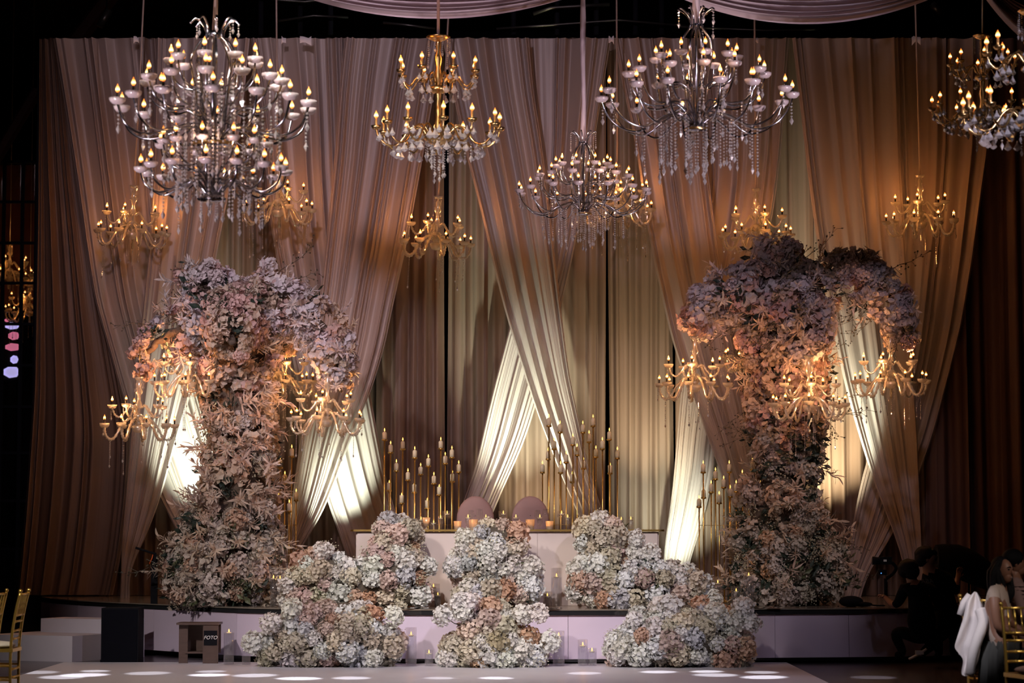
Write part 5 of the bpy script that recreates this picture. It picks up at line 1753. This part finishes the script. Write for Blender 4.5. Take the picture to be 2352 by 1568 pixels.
E = [('hip', 'waist'), ('waist', 'chest'), ('chest', 'upper'), ('upper', 'neck'), ('neck', 'skull'), ('upper', 'ls'), ('ls', 'lm'), ('lm', 'le'), ('le', 'lw'), ('upper', 'rs'), ('rs', 're'), ('re', 'rw'),
     ('hip', 'lh'), ('lh', 'lk'), ('lk', 'la'), ('la', 'lt'), ('hip', 'rh'), ('rh', 'rk'), ('rk', 'ra'), ('ra', 'rt')]
hand(J, E, 'lw', 'a', (.9, .1, -.1), (0, 0, 1), 1)
hand(J, E, 'rw', 'b', (.8, -.4, -.1), (0, 0, 1), 1)
body('body', P3, J, E, ['cream', 'skin', 'skirt'], 'hip')
head_shape(P3, A(2305, 1309), (.72, -.69, -.12), .88)
hr = MB()
hr.ball(A(2297, 1303, .03), (.078, .085, .095), 16, 12)
for k in range(14):
    t = k / 13
    x0 = 2284 + 10 * math.sin(t * 9) + 4 * t
    dy = -.07 + .16 * t
    hr.tube(smooth_path([A(2294, 1290, dy * .6), A(x0 - 2, 1312, dy), A(x0 - 3 + 6 * (k % 3), 1345, dy), A(x0 + 2 + 5 * (k % 2), 1372, dy * .9), A(x0 + 6, 1392, dy * .8)], 4), [.02] * 4 + [.026] * 9 + [.02, .016, .010, .003], 7)
for k in range(5):
    hr.tube(smooth_path([A(2300, 1288, -.02), A(2320 - k, 1305, .02 + .01 * k), A(2322 - k, 1330, .02 + .01 * k), A(2326 - 2 * k, 1358, -.01), A(2320, 1385, -.02)], 4), [.012] * 4 + [.018] * 10 + [.01, .008, .003], 7)
put('hair', hr.mesh('hair', 'hair'), P3)
put('skirt', MB().lathe([(.16, .10), (.19, 0), (.21, -.25), (.25, -.5)], 60, wob=.09, lobes=15).mesh('skirt', 'skirt'), P3, A(2322, 1500), None, (1.2, .9, 1))

# woman behind in profile
Y = -6.7
P4 = thing('person', 'woman in profile with dark pinned-up hair behind the cream-top woman', 'person', (at(2335, 1500, Y).x, Y, 0))
o1 = Vector(P4.location)
A = lambda px, py, dy=0.0: at(px, py, Y + dy) - o1
J = {'hip': (A(2345, 1490), .14, 0), 'waist': (A(2342, 1440), .115, 0), 'chest': (A(2338, 1385), (.13, .12), 0), 'upper': (A(2334, 1345), (.10, .085), 0), 'neck': (A(2330, 1322), .042, 1), 'skull': (A(2332, 1300), .05, 1),
     'ls': (A(2332, 1350, -.13), .058, 0), 'le': (A(2348, 1410, -.17), .042, 0), 'lw': (A(2380, 1430, -.15), .03, 1), 'rs': (A(2338, 1350, .13), .058, 0), 're': (A(2356, 1410, .15), .042, 0), 'rw': (A(2384, 1428, .06), .03, 1),
     'lk': (A(2410, 1485, -.1), .085, 0), 'la': (A(2412, 1600, -.1), .05, 1), 'rk': (A(2410, 1485, .1), .085, 0), 'ra': (A(2412, 1600, .1), .05, 1)}
E = [('hip', 'waist'), ('waist', 'chest'), ('chest', 'upper'), ('upper', 'neck'), ('neck', 'skull'), ('upper', 'ls'), ('ls', 'le'), ('le', 'lw'), ('upper', 'rs'), ('rs', 're'), ('re', 'rw'), ('hip', 'lk'), ('lk', 'la'), ('hip', 'rk'), ('rk', 'ra')]
hand(J, E, 'lw', 'a', (.9, .1, -.1), (0, 0, 1), 1)
hand(J, E, 'rw', 'b', (.8, -.3, -.1), (0, 0, 1), 1)
body('body', P4, J, E, ['mauvefab', 'skin'], 'hip')
head_shape(P4, A(2333, 1293), (1, -.12, -.05), .9)
hr = MB().ball(A(2326, 1283, .0), (.095, .085, .088), 16, 12).ball(A(2312, 1290, .03), (.05, .05, .05), 12, 8)
put('hair', hr.mesh('hair', 'hair'), P4)
for k in range(5):
    q = A(2338 + 2 * (k % 2), 1336 + 9 * k, -.12)
    put('ruffle', MB().lathe([(.01, 0), (.05, -.01), (.065, -.035)], 16, wob=.15, lobes=6).mesh('ruffle', 'mauvefab'), P4, q)
YC = -6.9
gold_chair('gold ballroom chair under the woman with pinned-up hair', (at(2322, 1213, -6.7).x, -6.7, 0), PI, 'pinkseat')
# black bag and cables on the stage by the gimbal
bg = thing('equipment_bag', 'soft black equipment bag lying on the stage near the gimbal', 'bag', at(1955, 1384, .6))
bg.location.z = STAGE_Z
put('bag_body', MB().ball((0, 0, .06), (.14, .09, .065), 14, 10).mesh('bag_body', 'black'), bg)
put('bag_flap', MB().ball((.12, -.03, .03), (.12, .06, .03), 12, 8).mesh('bag_flap', 'black'), bg)
put('strap', MB().tube(smooth_path([(.1, -.05, .05), (.25, -.06, .02), (.38, -.02, .015)], 5), .008, 6).mesh('strap', 'black'), bg)
